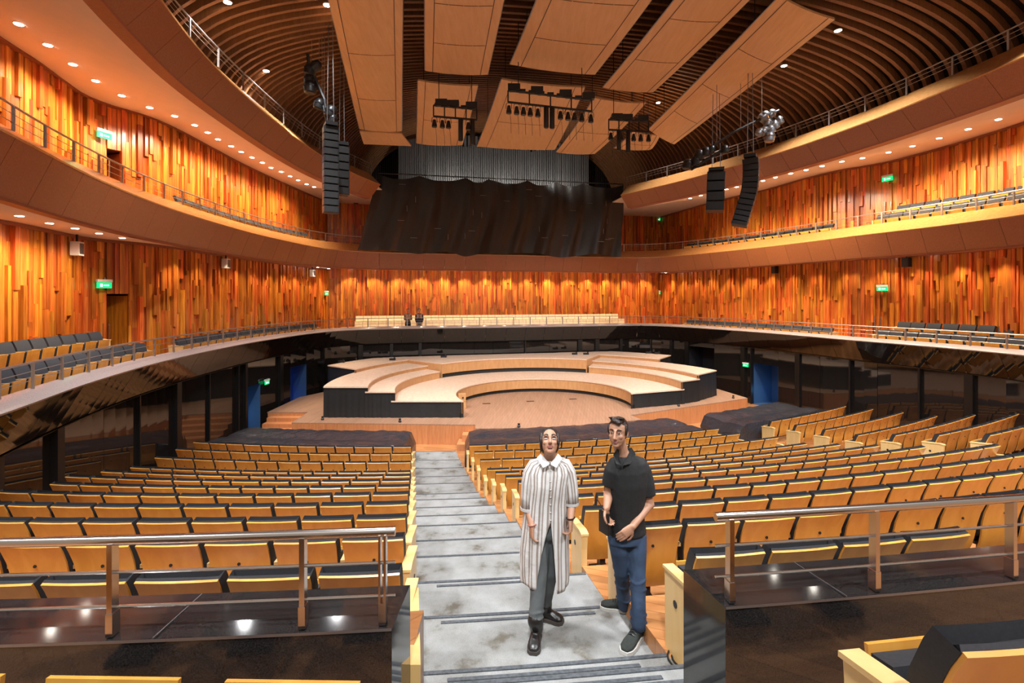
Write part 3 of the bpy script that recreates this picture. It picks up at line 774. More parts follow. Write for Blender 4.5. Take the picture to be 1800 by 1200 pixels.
# ------------------------------------------------------------------ hanging loudspeakers
def line_array(pts, width, depth, label, group, Zc, cables, face):
    # pts: list of (x,y) pixel centres top to bottom of the cabinet stack
    P = [px(x, y, Zc) for x, y in pts]; root = empty('line_array_speaker', tuple(P[0]), 0, label, 'loudspeaker', group)
    for i in range(len(P)-1):
        a, b_ = P[i], P[i+1]; z = (a-b_).normalized(); f = Vector((cos(face), sin(face), 0)); y = (f-z*f.dot(z)).normalized(); x = y.cross(z)
        c = (a+b_)/2; L_ = (a-b_).length*.96
        Mx = Matrix((x, y, z)).transposed()
        cab = rel(MB().hexa([c+Mx @ Vector(v) for v in ((-width/2, -depth/2, -L_/2), (width/2, -depth/2, -L_/2), (width*.5, depth/2, -L_/2*.9), (-width*.5, depth/2, -L_/2*.9),
                                                       (-width/2, -depth/2, L_/2), (width/2, -depth/2, L_/2), (width*.5, depth/2, L_/2*.9), (-width*.5, depth/2, L_/2*.9))]).build('cabinet', M['blackmetal']), root)
        g = MB().box(c+Mx @ Vector((0, depth/2+.006, 0)), (width*.86, .012, L_*.8), 0, Mx).build('grille', M['drape']); g.parent = cab
        h = MB().box(c+Mx @ Vector((-width/2-.01, -depth*.1, 0)), (.02, .05, L_*.25), 0, Mx).build('rigging_plate', M['greymetal']); h.parent = cab
    q = P[0]; rel(MB().box(q+Vector((0, 0, .07)), (width*1.05, depth*1.0, .1), face).build('fly_frame', M['blackmetal']), root)
    for dx in cables:
        rel(MB().tube([q+Vector((dx, 0, .1)), Vector((q.x+dx*.6, q.y, vault_z(q.x, q.y)))], .012, 5).build('chain', M['greymetal']), root)
    return root
fc = radians(-60)
line_array([(581, 224+i*12.6) for i in range(13)], .42, .34, 'tall straight black line array beside the long maple panel', 'hung loudspeakers', 21*U, (-.1, .1), fc)
line_array([(601, 258+i*14.3) for i in range(7)], .40, .34, 'shorter black speaker stack partly behind the tall line array', 'hung loudspeakers', 22.5*U, (-.08, .08), fc)
line_array([(1319, 279), (1320, 290), (1320, 301), (1320, 312), (1319, 322), (1318, 332), (1316, 342), (1313, 352), (1310, 362), (1307, 372), (1304, 381), (1301, 390), (1299, 397)], .46, .36, 'black line array curling at its foot, beside the flat speaker stack', 'hung loudspeakers', 23*U, (-.1, .1), radians(-120))
line_array([(1259, 303), (1258, 320), (1257.5, 338), (1257, 355), (1256, 372)], .58, .5, 'wide flat black speaker stack before the upper plank wall', 'hung loudspeakers', 25*U, (-.15, .15), radians(-110))

# ------------------------------------------------------------------ robot lamps hanging at the sides of the vault
def rig_lamps(name, poles, heads, Zr, label, cables, bright):
    Zr *= U
    root = empty(name, tuple(px(*poles[0][0], Zr)), 0, label, 'light rig', 'side lighting rigs')
    for pl in poles:
        rel(MB().tube([px(x, y, Zr) for x, y in pl], .05, 6).build('pole', M['blackmetal']), root)
    for x, y, r, ang in heads:
        q = px(x, y, Zr); R_ = Matrix.Rotation(ang, 3, 'Y')
        h = rel(MB().lathe([(r*.35, r*1.0), (r*.8, r*.7), (r, 0), (r*.95, -r*.9), (r*.75, -r*1.1)], q, 10, R_).build('lamp_head', M['greymetal'] if bright and x > 1300 else M['blackmetal'], None, True), root)
        rn = MB().lathe([(r*1.04, r*.12), (r*1.06, -r*.1)], q, 10, R_).build('lamp_ring', M['steel'] if x > 1300 else M['blackmetal']); rn.parent = h
    for x, y in cables:
        q = px(x, y, Zr); rel(MB().tube([q, Vector((q.x, q.y, vault_z(q.x, q.y)))], .010, 4).build('cable', M['railsteel']), root)
    return root
rig_lamps('robot_lamp_rig', [[(541, 95), (543, 115)], [(553, 135), (570, 175), (575, 215)], [(566, 178), (577, 222)]], [(545, 122, .18, .2), (556, 115, .16, .9), (543, 138, .15, 0), (545, 152, .2, 0), (561, 182, .16, .3), (582, 195, .18, .4), (585, 208, .13, .2)], 22,
          'cluster of dark robot lamps on cables above the tall line array', [(548, 112), (561, 120), (566, 165), (570, 175)], False)
rig_lamps('robot_lamp_rig', [[(1200, 292), (1290, 232), (1369, 194)], [(1215, 298), (1272, 262)]], [(1344, 204, .17, .9), (1356, 200, .15, .7), (1350, 214, .14, .2), (1336, 231, .13, .6), (1344, 228, .13, .6), (1354, 226, .15, -.4), (1361, 219, .15, -.5), (1370, 211, .13, -.3), (1353, 240, .17, .1), (1240, 266, .15, 0), (1222, 283, .16, 0), (1228, 272, .17, .2), (1250, 262, .13, .1), (1208, 288, .16, .1), (1274, 262, .14, 0)], 24,
          'cluster of silvery robot lamps on a sloping pole above the flat speaker stack', [(1302, 225), (1339, 210), (1260, 250)], True)

# ------------------------------------------------------------------ downlights
RING = MB().lathe([(.055, -.012), (.085, -.016), (.095, 0)], (0, 0, 0), 14).mesh('trim_ring')
LENS = MB().lathe([(.075, -.020), (.055, -.024)], (0, 0, 0), 12).mesh('lens')
def downlight(p, label, group, energy, scale=1.0, angle=100, tgt=None, color=WALL_COL, size=.05, spot=True):
    e = empty('downlight', tuple(p), 0, label, 'downlight', group)
    e.scale = (scale,)*3
    r = mkobj('trim_ring', RING, M['white'], e, True); l_ = mkobj('lens', LENS, M['lampglow'], e, True)
    if spot:
        q = Vector(p)-Vector((0, 0, .06)); lamp('downlight_lamp', 'SPOT', tuple(q), energy, color, size, angle, .6, tgt if tgt is not None else (p[0], p[1], p[2]-3))
    return e
def caster(o):
    me = o.data; return BVHTree.FromPolygons([tuple(v.co) for v in me.vertices], [tuple(p.vertices) for p in me.polygons])
def place_lights(soffit, pix, label, group, energy, sc):
    bv = caster(soffit); out = []
    for i_, (x, y) in enumerate(pix[::-1]):
        d = px(x, y, 1.0).normalized(); h, nrm, i, ds = bv.ray_cast(Vector((0, 0, 0)), d)
        if h is None: continue
        od = Vector((h.x-1.5, (h.y-17)*.45, 0)).normalized(); downlight(h+Vector((0, 0, -.004)), label % ordinal(i_), group, energy, sc, 110, tuple(h+od*1.3+Vector((0, 0, -2.2)))); out.append(h)
    return out
pl = [(33, 41), (84, 78), (128, 112), (168, 141), (214, 167), (263, 188), (307, 203), (342, 219), (365, 232), (383, 244), (406, 256), (424, 266), (443, 276), (461, 285), (476, 294), (494, 301), (510, 309), (524, 316), (539, 323), (552, 328)]
pr = [(1755, 209), (1702, 226), (1651, 242), (1604, 256), (1562, 267), (1516, 277), (1480, 283), (1445, 291), (1417, 298), (1390, 304), (1363, 311), (1341, 317), (1320, 322), (1295, 328), (1277, 332), (1255, 338), (1232, 343), (1213, 348), (1190, 354), (1172, 358)]
pb = [(34, 378), (87, 391), (132, 400), (174, 409), (215, 417), (266, 423)]
H1 = place_lights(so2[0], pl, '%s round downlight from the hanging speakers in the wide cream soffit', 'downlights along the wide cream soffit', E_WALL*1.15, 1.0)
H2 = place_lights(so2[1], pr, '%s round downlight from the black sheet, soffit above the closed door wall', 'downlights along the opposite upper soffit', E_WALL*1.75, 1.0)
H3 = place_lights(so1[0], pb, '%s round downlight from the choir, short soffit above dark lower gallery seats', 'downlights in the lower soffit', E_WALL, .9)
print('lights', len(H1), len(H2), len(H3))
# the same fittings continue along the lower soffits, hidden by the fascia
for path, s0, s1 in ((WL, WL.s_at_px(300), WL.len-1.2), (WB, 1.3, WB.len-1.3), (WR, 1.6, WR.len-2)):
    n = round((s1-s0)/1.35)
    for k in range(n+1):
        q = path.off(s0+(s1-s0)*k/n, -.62); downlight((q.x, q.y, W1T-.04+(.13 if path is WB else 0)), 'round white downlight hidden behind the middle gallery fascia', 'hidden lower soffit downlights', E_WALL*(1.5 if path is WB else .85), .9)
for x, y, lab in ((468, 124, 'bright ceiling spotlight between ribs nearest the dark robot lamp cluster'), (575, 8, 'bright ceiling spotlight at the edge of the long folded maple panel'), (400, 3, 'bright ceiling spotlight between ribs near the top gallery railing'), (1157, 180, 'bright ceiling spotlight between the two long slanted maple panels'),
                  (1378, 115, 'bright ceiling spotlight midway along the outermost maple panel'), (1473, 53, 'bright ceiling spotlight by the corner of the outermost maple panel')):
    t_ = 8.0
    while t_ < 40 and px(x, y, t_).z < vault_z(px(x, y, t_).x, t_)-.03: t_ += .05
    q = px(x, y, t_)
    downlight(q, lab, 'ceiling spotlights between ribs', E_SPOT, 1.2, 115, None, HOUSE_COL, .08)
for hx, hy, hz in HOUSE:
    e = empty('house_light', (hx, hy, hz+.05), 0, 'black cylindrical house spotlight hanging over the stalls', 'spotlight', 'house spotlights over the stalls')
    MB().lathe([(.1, .55), (.32, .45), (.34, .1), (.36, .1), (.36, .06)], (0, 0, 0), 12).build('lamp_body', M['blackmetal'], e, True)
    MB().tube([(0, 0, .5), (0, 0, max(.6, vault_z(hx, hy)-hz-.06))], .012, 5).build('cable', M['blackmetal'], e)

# ------------------------------------------------------------------ exit signs and small wall boxes
def exit_sign(pos, n2, label, w_=.42, h_=.26):
    f = Vector((-n2.x, -n2.y)); rz = atan2(f.y, f.x)+pi/2
    e = empty('exit_sign', (pos.x, pos.y, pos.z), rz, label, 'exit sign', 'green exit signs')
    MB().box((0, 0, h_*.36), (w_, .07, h_*.30)).build('housing', M['white'], e)
    MB().box((0, 0, -h_*.14), (w_*.96, .03, h_*.62)).build('sign_panel', M['green'], e)
    g = MB().box((-w_*.22, -.018, -h_*.14), (w_*.16, .004, h_*.3)); g.box((w_*.12, -.018, -h_*.14), (w_*.34, .004, h_*.12)); g.build('sign_mark', M['greenmark'], e)
    MB().box((0, .0, h_*.58), (.05, .05, h_*.2)).build('bracket', M['greymetal'], e)
    return e
def wall_px(path, x, y, out):
    s = path.s_at_px(x, -out); p, n = path.at(s); p = p-n*out; return Vector((p.x, p.y, (HOR-y)/FPX*p.y)), n
for path, x, y, lab in ((WL, 187, 236, 'green exit sign above the open doorway of the upper plank wall'), (WL, 188, 499, 'green exit sign above the open doorway of the lower plank wall'),
                        (WL, 575, 515, 'small green exit sign at the wall corner by the choir benches'), (WR, 1560, 313, 'green exit sign above the closed door of the upper plank wall'),
                        (WR, 1550, 506, 'green exit sign above the closed door of the lower plank wall'), (WR, 1144, 385, 'small green exit sign beside the hanging black sheet'),
                        (WR, 1141, 514, 'small green exit sign at the far corner above choir bench ends')):
    q, n = wall_px(path, x, y, .22); exit_sign(q, n, lab)
for x, y, lab in ((471, 671, 'green exit sign beside the blue doorway next to stage steps'), (1310, 641, 'green exit sign beside the blue doorway next to the apron corner')):
    q, n = wall_px(RIM, x, y, -GW+.12); exit_sign(q, n, lab, .34, .22)
for path, x, y, mt, lab in ((WL, 133, 437, 'white', 'white speaker box nearest the open doorway on lower plank wall'), (WL, 397, 463, 'white', 'white speaker box midway along the lower plank wall'), (WL, 550, 480, 'white', 'white speaker box near the choir end of lower plank wall'),
                            (WR, 1593, 461, 'blackmetal', 'black speaker box near the closed double door, lower plank wall'), (WR, 1362, 474, 'blackmetal', 'black speaker box midway along the far lower plank wall'),
                            (WR, 1109, 372, 'blackmetal', 'black speaker box under the top gallery beside the black sheet'), (WB, 626, 353, 'blackmetal', 'black speaker box under the gallery near the hanging stack')):
    q, n = wall_px(path, x, y, .25); e = empty('wall_speaker', tuple(q), atan2(-n.y, -n.x)+pi/2, lab, 'speaker')
    MB().box((0, 0, 0), (.26, .2, .36)).build('speaker_body', M[mt], e)
    MB().box((0, -.105, 0), (.2, .01, .28)).build('speaker_grille', M['greymetal'] if mt == 'white' else M['drape'], e)
    MB().box((0, .0, .27), (.04, .04, .2)).build('speaker_bracket', M['blackmetal'], e)

# ------------------------------------------------------------------ stalls floor, tiers and the carpeted aisle
CC = Vector((-4.0, 44.0))                     # centre of the seat row arcs
def rowpt(R, phi): return Vector((CC.x+R*sin(phi), CC.y-R*cos(phi)))
def phi_x(R, xf):                             # angle at which the arc meets the line x = xf(depth)
    Z = CC.y-R; x = xf(Z)
    for _ in range(8):
        Z = CC.y-sqrt(R*R-(x-CC.x)**2); x = xf(Z)
    return asin((x-CC.x)/R)
xL = lambda Z: -.191*Z
xR = lambda Z: 1.9-.217*Z
xE = lambda Z: 7.1+.32*(16.75-Z)
xS = lambda Z: 9.0+.3*(17.2-Z)
def rowZ(k): return 3.1+1.05*k
def drop(k): return 1.72+.275*k if k <= 8 else 3.92+.115*(k-8)
def FR(k): return drop(k)+.82
def sector(R0, R1, xa, xb, n=24):
    a0, a1 = phi_x(R0, xa), phi_x(R0, xb); b0, b1 = phi_x(R1, xa), phi_x(R1, xb)
    return [rowpt(R0, lerp(a0, a1, k/n)) for k in range(n+1)]+[rowpt(R1, lerp(b0, b1, k/n)) for k in range(n, -1, -1)]
mb = MB(); mb.add([(-14, 10, FLOOR), (22, 10, FLOOR), (22, 38, FLOOR), (-14, 38, FLOOR)], [(0, 1, 2, 3)])
fl = mb.build('floor', M['floor']); tag(fl, 'warm wooden floor of the stalls stepping down to the stage', 'floor', kind='structure')
for k in range(0, 13):
    for xa, xb in ((lambda Z: -11.5, lambda Z: xL(Z)), (lambda Z: xR(Z), lambda Z: xE(Z)+.1), (lambda Z: xS(Z)-.15, lambda Z: 19)):
        R0 = 44-(rowZ(k)-.12); R1 = 44-(rowZ(k+1)-.12)
        MB().prism(sector(R0, R1, xa, xb), -FR(k)-.9, -FR(k)).build('tier', M['floor'], fl)
    R0 = 44-(rowZ(k)-.12); R1 = 44-(rowZ(k+1)-.12)
    MB().prism(sector(R0, R1, lambda Z: xE(Z)+.1, lambda Z: xS(Z)-.15, 4), -FR(k)-.95, -FR(k)-.06).build('tier', M['carpet'], fl)
# rear parterre floor at the camera's feet
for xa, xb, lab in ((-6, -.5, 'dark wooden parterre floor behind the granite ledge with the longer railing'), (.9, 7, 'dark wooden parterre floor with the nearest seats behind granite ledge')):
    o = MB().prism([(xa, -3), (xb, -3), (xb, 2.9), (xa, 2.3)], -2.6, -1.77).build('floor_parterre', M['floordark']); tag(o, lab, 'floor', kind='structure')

TREADS = [(1.82, 2.05), (1.97, 2.35), (2.11, 2.65), (2.26, 2.95), (2.40, 3.25), (2.54, 3.55), (2.68, 4.37), (2.82, 5.15), (3.10, 6.2), (3.38, 7.19), (3.66, 8.28), (3.93, 9.28), (4.2, 10.3), (4.48, 11.4),
          (4.74, 12.4), (4.86, 13.4), (4.97, 14.25), (5.09, 15.3), (5.2, 16.4), (5.28, 17.6)]
ais = empty('aisle_carpet', (.6, 4, -2.68), 0, 'grey carpeted aisle steps with dark metal nosings under the standing people', 'aisle steps')
def Rz(Z, x): return sqrt((x-CC.x)**2+(CC.y-Z)**2)
prevR = Rz(-1.0, .8)
for i, (F, Z) in enumerate(TREADS):
    x = (xL(Z)+xR(Z))/2; R = Rz(Z, x)
    rel(MB().prism(sector(prevR, R, xL, xR, 8), -F-.45, -F).build('tread', M['carpet']), ais)
    ins = (lambda Z: xL(Z)+.015), (lambda Z: xR(Z)-.015)
    rel(MB().prism(sector(R+.032, R+.0, *ins, 8), -F, -F+.008).build('nosing', M['nosing']), ais)
    if i in (4, 5, 6, 7):
        ins2 = (lambda Z: xL(Z)+.22), (lambda Z: xR(Z)-.25)
        rel(MB().prism(sector(R+.105, R+.075, *ins2, 8), -F, -F+.008).build('nosing', M['nosing']), ais)
    prevR = R

# ------------------------------------------------------------------ granite parapets with steel rails
def parapet(xa, xb, label, rlabel, posts, over):
    n0, n1 = 42.06, 41.76
    fa = (lambda Z: xa[0] if Z < 2.33 else xa[1]); fb = (lambda Z: xb)
    def arc(R, x0, x1, n=16):
        p0, p1 = asin((x0-CC.x)/R), asin((x1-CC.x)/R); return [rowpt(R, lerp(p0, p1, k/n)) for k in range(n+1)]
    if xb < 0: x0n, x1n, x0f, x1f = xb, xa[0], xb, xa[1]
    else: x0n, x1n, x0f, x1f = xa[0], xb, xa[1], xb
    near = arc(n0, x0n, x1n); mid = arc(41.96, lerp(x0n, x0f, .33), lerp(x1n, x1f, .33)); far = arc(n1, x0f, x1f)
    root = empty('granite_parapet', (near[8].x, near[8].y, -3.0), 0, label, 'parapet')
    rows = [[(p.x, p.y, -3.0) for p in near], [(p.x, p.y, -1.352) for p in near], [(p.x, p.y, -1.346) for p in mid], [(p.x, p.y, -1.34) for p in far], [(p.x, p.y, -3.0) for p in far]]
    mb = MB().grid(rows); m_ = len(near)
    for e in (0, m_-1): mb.f.append(tuple(e+m_*r for r in range(5)))
    rel(mb.build('granite_body', M['granite']), root)
    js = MB()
    for k in range(2, 16, 5):
        a, c_ = near[k], far[k]; d = (c_-a); js.box(((a.x+c_.x)/2, (a.y+c_.y)/2, -1.343), (d.length, .004, .006), atan2(d.y, d.x))
    rel(js.build('joint_lines', M['greymetal']), root)
    rows = [[(p.x, p.y-.004, -1.356) for p in near], [(p.x, p.y-.004, -1.344) for p in near]]
    rel(MB().grid(rows).build('edge_strip', M['greymetal']), root)
    rl = empty('parapet_railing', (near[8].x, near[8].y, -1.35), 0, rlabel, 'railing')
    pr_ = 42.02
    s0, s1 = (xb, over) if xb < 0 else (over, xb)
    def line(z): return [(p.x, p.y, z) for p in arc(pr_, s0, s1, 24)]
    rel(MB().tube(line(-.97), .0195, 10).build('handrail', M['steel'], None, True), rl)
    for z in (-1.098, -1.235): rel(MB().tube(line(z), .0065, 6).build('rail', M['steel'], None, True), rl)
    for X, half_ in posts:
        ph = asin(((X-900)/900*2.2-CC.x)/pr_)
        for _ in range(6):
            q = rowpt(pr_, ph); xx = (X-900)/900*q.y; ph = asin((xx-CC.x)/pr_)
        q = rowpt(pr_, ph)
        po = MB()
        if half_:
            for e in (-.011, .011): po.box((q.x+e, q.y, -1.16), (.009, .045, .36), ph)
        else: po.box((q.x, q.y, -1.16), (.021, .04, .36), ph)
        po.box((q.x, q.y, -1.30), (.027, .045, .09), ph)
        rel(po.build('post', M['steel']), rl)
parapet((-.49, -.475), -4.2, 'black granite parapet ledge ending at the wooden seat end panel', 'stainless railing on the granite ledge across the aisle from the people', [(198, 0), (533, 0), (673, 1)], -.485)
parapet((.93, .845), 5.5, 'black granite parapet ledge beside the man, its end face showing', 'stainless railing on the granite ledge beside the man in black polo', [(1283, 0), (1537, 0), (1777, 0)], .90)

# ------------------------------------------------------------------ seats
def sheet_solid(prof, hw, th, curve, nx=6, roundtop=False):
    # prof: [(y,z)] bottom to top of the rear face; solid `th` thick toward +y, edges bent forward by `curve`
    mb = MB(); m_ = len(prof)
    def row(i, off):
        y, z = prof[i]; y0, z0 = prof[max(i-1, 0)]; y1, z1 = prof[min(i+1, m_-1)]
        ty, tz = y1-y0, z1-z0; l = sqrt(ty*ty+tz*tz); ny, nz = tz/l, -ty/l
        h = hw if not isinstance(hw, list) else hw[i]
        return [(h*(2*k/nx-1), y+ny*off+curve*(2*k/nx-1)**2, z+nz*off) for k in range(nx+1)]
    loops = []
    for i in range(m_):
        a = row(i, 0); b_ = row(i, th); loops.append(a+b_[::-1])
    mb.grid(loops, True); n = len(loops[0])
    mb.f.append(tuple(range(n-1, -1, -1))); mb.f.append(tuple((m_-1)*n+k for k in range(n)))
    return mb
SH = {}
bp = [(.07, .20), (.035, .30), (.015, .40), (.0, .52), (-.03, .64), (-.07, .74), (-.10, .80)]
SH['back_shell'] = (sheet_solid(bp, [.215, .222, .23, .24, .245, .248, .248], .016, .012).mesh('back_shell'), 'seatwood')
cp = [(.085, .34), (.045, .38), (.031, .42), (.017, .52), (-.013, .64), (-.053, .74), (-.086, .805), (-.075, .82)]
SH['back_cushion'] = (sheet_solid(cp, [.20, .23, .24, .246, .25, .252, .252, .245], .085, .012).mesh('back_cushion'), 'fabric')
SH['seat_pan'] = (sheet_solid([(.205, .26), (.23, .38), (.25, .50), (.262, .60)], .225, .016, 0, 2).mesh('seat_pan'), 'seatwood')
SH['seat_cushion'] = (sheet_solid([(.125, .30), (.135, .36), (.158, .52), (.168, .59)], .222, .085, 0, 2).mesh('seat_cushion'), 'fabric')
SH['badge'] = (MB().lathe([(.013, 0), (.013, .004)], (0, -.055, .66), 8, Matrix.Rotation(radians(70), 3, 'X')).mesh('badge'), 'blackmetal')
SH['badge'][0].transform(Matrix.Translation((0, .0, 0)))
bm_ = MB(); bm_.box((0, -.030, .60), (.024, .012, .024)); SH['badge'] = (MB().lathe([(.013, -.004), (.013, .004)], (0, -.028, .615), 10, Matrix.Rotation(radians(75), 3, 'X')).mesh('badge'), 'blackmetal')
SH['armrest'] = (MB().box((.274, .14, .575), (.04, .20, .03)).box((.274, .14, .42), (.03, .08, .28)).mesh('armrest'), 'seatedge')
SH['pedestal'] = (MB().box((0, .16, .13), (.06, .12, .26)).box((0, .18, .015), (.2, .26, .03)).box((0, .18, .27), (.40, .14, .03)).mesh('pedestal'), 'blackmetal')
epoly = [(a-.185, b_) for a, b_ in [(.0, 0), (.43, 0), (.44, .5), (.445, .56), (.38, .585), (.2, .60), (.05, .61), (-.03, .60), (-.01, .45), (.0, .25)]]
SH['end_panel'] = (MB().prismM(epoly, -.03, .03, lambda a, b_, t: (t, a, b_)).mesh('end_panel'), 'seatedge')
SH['arm_cap'] = (MB().hexa([(-.04, -.22, .60), (.04, -.22, .60), (.04, -.13, .612), (-.04, -.13, .612), (-.04, -.22, .622), (.04, -.22, .622), (.04, -.13, .634), (-.04, -.13, .634)])
                 .hexa([(-.04, -.13, .612), (.04, -.13, .612), (.04, .27, .565), (-.04, .27, .565), (-.04, -.13, .634), (.04, -.13, .634), (.04, .27, .585), (-.04, .27, .585)]).mesh('arm_cap'), 'seatedge')
SH['row_badge'] = (MB().lathe([(.026, -.036), (.026, .036)], (0, .08, .40), 10, Matrix.Rotation(pi/2, 3, 'Y')).mesh('row_badge'), 'blackmetal')
for nm in SH:
    me, mt = SH[nm]; me.materials.append(M[mt])
    if nm in ('back_shell', 'back_cushion', 'seat_cushion', 'badge'):
        for p in me.polygons: p.use_smooth = True
        me.set_sharp_from_angle(angle=radians(50))
BLUE = {}
for nm in ('back_cushion', 'seat_cushion'):
    me = SH[nm][0].copy(); me.materials.clear(); me.materials.append(M['bluefabric']); BLUE[nm] = me
def make_seat(loc, rz, label, cat, group, ends=(), blue=False, name='auditorium_chair', scale=1.0):
    e = empty(name, loc, rz, label, cat, group)
    for nm in ('back_shell', 'back_cushion', 'seat_pan', 'seat_cushion', 'badge', 'armrest', 'pedestal'):
        if nm == 'armrest' and 1 in ends: continue
        me = BLUE[nm] if blue and nm in BLUE else SH[nm][0]
        o = bpy.data.objects.new(nm, me); COL.objects.link(o); o.parent = e
    for sd in ends:
        for nm in ('end_panel', 'arm_cap', 'row_badge'):
            o = bpy.data.objects.new(nm, SH[nm][0]); COL.objects.link(o); o.parent = e; o.location = (sd*.29, 0, 0)
    if scale != 1: e.scale = (scale,)*3
    return e
ORD = 'first second third fourth fifth sixth seventh eighth ninth tenth eleventh twelfth thirteenth'.split()
spec = []
for k in range(12):
    R = 44-rowZ(k)-.07
    for blk, fa, fb in (('L', lambda Z: x_at_y(RIML, max(Z, 4), GW)+.30, xL), ('M', xR, xE), ('F', xS, lambda Z: min(16.3, x_at_y(RIMR, max(Z, 13), GW)-.4))):
        if blk == 'F' and k < 3: continue
        p0, p1 = phi_x(R, fa), phi_x(R, fb)
        n = int((p1-p0)*R/.55)
        for i in range(n):
            if blk == 'L': ph = p1-(.33+.55*i)/R
            else: ph = p0+(.33+.55*i)/R
            q = rowpt(R, ph); ends = []
            if i == 0: ends.append(1 if blk == 'L' else -1)
            if blk == 'M' and i == n-1: ends.append(1)
            if q.y < 1.2: continue
            X, Y = toPix((q.x, q.y, -drop(k)))
            if X < -70 or X > 1870 or (blk == 'M' and k == 0 and X > 1700): continue
            spec.append((q.y, k, blk, q, ph, tuple(ends), i))
spec.sort(key=lambda a: a[0])
print('stall seats', len(spec))
BL2 = {'L': 'across from the people', 'M': "on the people's side", 'F': ''}
BL = {'L': 'across the aisle from the people', 'M': 'in the block beside standing people', 'F': 'beyond the far second aisle'}
rest = {}
for idx, (Z, k, blk, q, ph, ends, ii) in enumerate(spec):
    if idx < 300:
        lab = 'plywood seat, %s from the aisle, %s row below granite parapet, %s' % (ordinal(ii), ORD[k], BL2[blk])
        if blk == 'F': lab = 'plywood seat, %s in beyond the far second aisle, %s row below granite parapet' % (ordinal(ii), ORD[k])
        make_seat((q.x, q.y, -FR(k)), ph, lab, 'seat', '%s row of stall seats %s' % (ORD[k], BL[blk]), ends)
    else: rest.setdefault(0, []).append((k, q, ph, ends))
if rest:
    acc = {}
    for k, q, ph, ends in rest[0]:
        T4 = Matrix.Translation((q.x, q.y, -FR(k))) @ Matrix.Rotation(ph, 4, 'Z')
        for nm in ('back_shell', 'back_cushion', 'seat_pan', 'seat_cushion', 'badge')+(('end_panel', 'arm_cap') if ends else ()):
            me, mt = SH[nm]; off = Matrix.Translation((ends[0]*.29 if nm in ('end_panel', 'arm_cap') else 0, 0, 0))
            a = acc.setdefault(mt, MB()); T5 = T4 @ off
            a.add([T5 @ v.co for v in me.vertices], [tuple(p.vertices) for p in me.polygons])
    root = empty('seat_rows', (10, 16, FLOOR), 0, 'remaining far plywood stall seats nearest the plastic covers and dark wall', 'seats', None, 'stuff')
    for mt, a in acc.items():
        o = rel(a.build('seat_mass_'+{'seatwood': 'shells', 'fabric': 'cushions', 'seatedge': 'ends', 'blackmetal': 'badges'}[mt], M[mt]), root); o['kind'] = 'stuff'
# nearest rows, beside the camera
for i in range(2):
    make_seat((1.46+.56*i, 1.50+.08*i, -1.77), .14, 'nearest large plywood seat with charcoal cushion, %s' % ('its light end panel beside it' if i == 0 else 'second along from the end panel'), 'seat', 'parterre seats', (-1,) if i == 0 else ())
for i in range(3):
    e_ = make_seat((-.68-.56*i, 1.20+.015*i, -1.77), -.02, 'plywood seat behind granite ledge of longer railing, mostly out of view', 'seat', 'parterre seats behind the ledge', (1,) if i == 0 else ())
    for ch in e_.children:
        if ch.name.startswith('seat_'): ch.location = (0, .10, -.005); ch.scale = (.92, 1, 1)

a = Vector((xL(3.5)+.03, 3.5)); b_ = Vector((xL(2.4)+.03, 2.4))
o = MB().hexa([(a.x, a.y, -3.3), (a.x-.05, a.y, -3.3), (b_.x-.05, b_.y, -3.3), (b_.x, b_.y, -3.3), (a.x, a.y, -1.98), (a.x-.05, a.y, -1.98), (b_.x-.05, b_.y, -1.72), (b_.x, b_.y, -1.72)]).build('end_board', M['seatedge'])
tag(o, 'tall cream wooden end board between granite parapet and aisle carpet', 'board')
# gallery seats along the rims
def gallery_row(path, X0, X1, r, z, label, group, pitch=.50, ends=(), px_lo=None, frm=True):
    a, b_ = path.s_at_px(X0, r, *(px_lo or (0, None))), path.s_at_px(X1, r, *(px_lo or (0, None)))
    if a > b_: a, b_ = b_, a
    n = int((b_-a)/pitch); out = 0
    for i in range(n):
        p, nn = path.at(a+(i+.5)*pitch); p = p+nn*r
        e = []
        if i == 0: e.append(1)
        if i == n-1: e.append(-1)
        make_seat((p.x, p.y, z), atan2(-nn.y, -nn.x)-pi/2, label % ordinal(i if (X0 > 900) else n-1-i), 'seat', group, tuple(e), True, 'gallery_chair', .92)
    return n
cnt = 0
LO = (0, RIM.S[il]); HI = (RIM.S[ir], None)
cnt += gallery_row(RIM, 268, -40, 1.0, -2.02, 'slate chair, %s from the gap, front row of lower gallery beside open doorway', 'front lower gallery seats by the doorway', px_lo=LO)
cnt += gallery_row(RIM, 196, -40, 1.8, -1.66, 'slate chair, %s from open doorway, raised back row of the lower gallery', 'back lower gallery seats by the doorway', px_lo=LO)
cnt += gallery_row(RIM, 568, 312, .95, -2.04, 'slate chair, %s from choir benches, single lower row towards the open doorway', 'single row of lower gallery seats', px_lo=LO)
cnt += gallery_row(RIM, 1190, 1476, .95, -2.04, 'slate chair, %s from choir benches, lower row towards closed double door', 'lower gallery seats beyond the double door', px_lo=HI)
cnt += gallery_row(RIM, 1538, 1850, 1.0, -2.0, 'slate chair, %s past the closed lower double door, front row', 'front lower gallery seats past the double door', px_lo=HI)
cnt += gallery_row(RIM, 1575, 1850, 1.75, -1.70, 'slate chair, %s past the closed lower double door, raised back row', 'back lower gallery seats past the double door', px_lo=HI)
cnt += gallery_row(RIM, 552, 308, .98, F2-.06, 'slate chair, %s from far corner, peeking over middle gallery ledge before open doorway', 'middle gallery seats by the open doorway', px_lo=LO)
cnt += gallery_row(RIM, 1196, 1474, .98, F2-.03, 'slate chair, %s from the black sheet, middle gallery row towards closed door', 'middle gallery seats before the closed door', px_lo=HI)
cnt += gallery_row(RIM, 1540, 1850, .98, F2+.01, 'slate chair, %s past the closed upper door, front row of middle gallery', 'front middle gallery seats past the door', px_lo=HI)
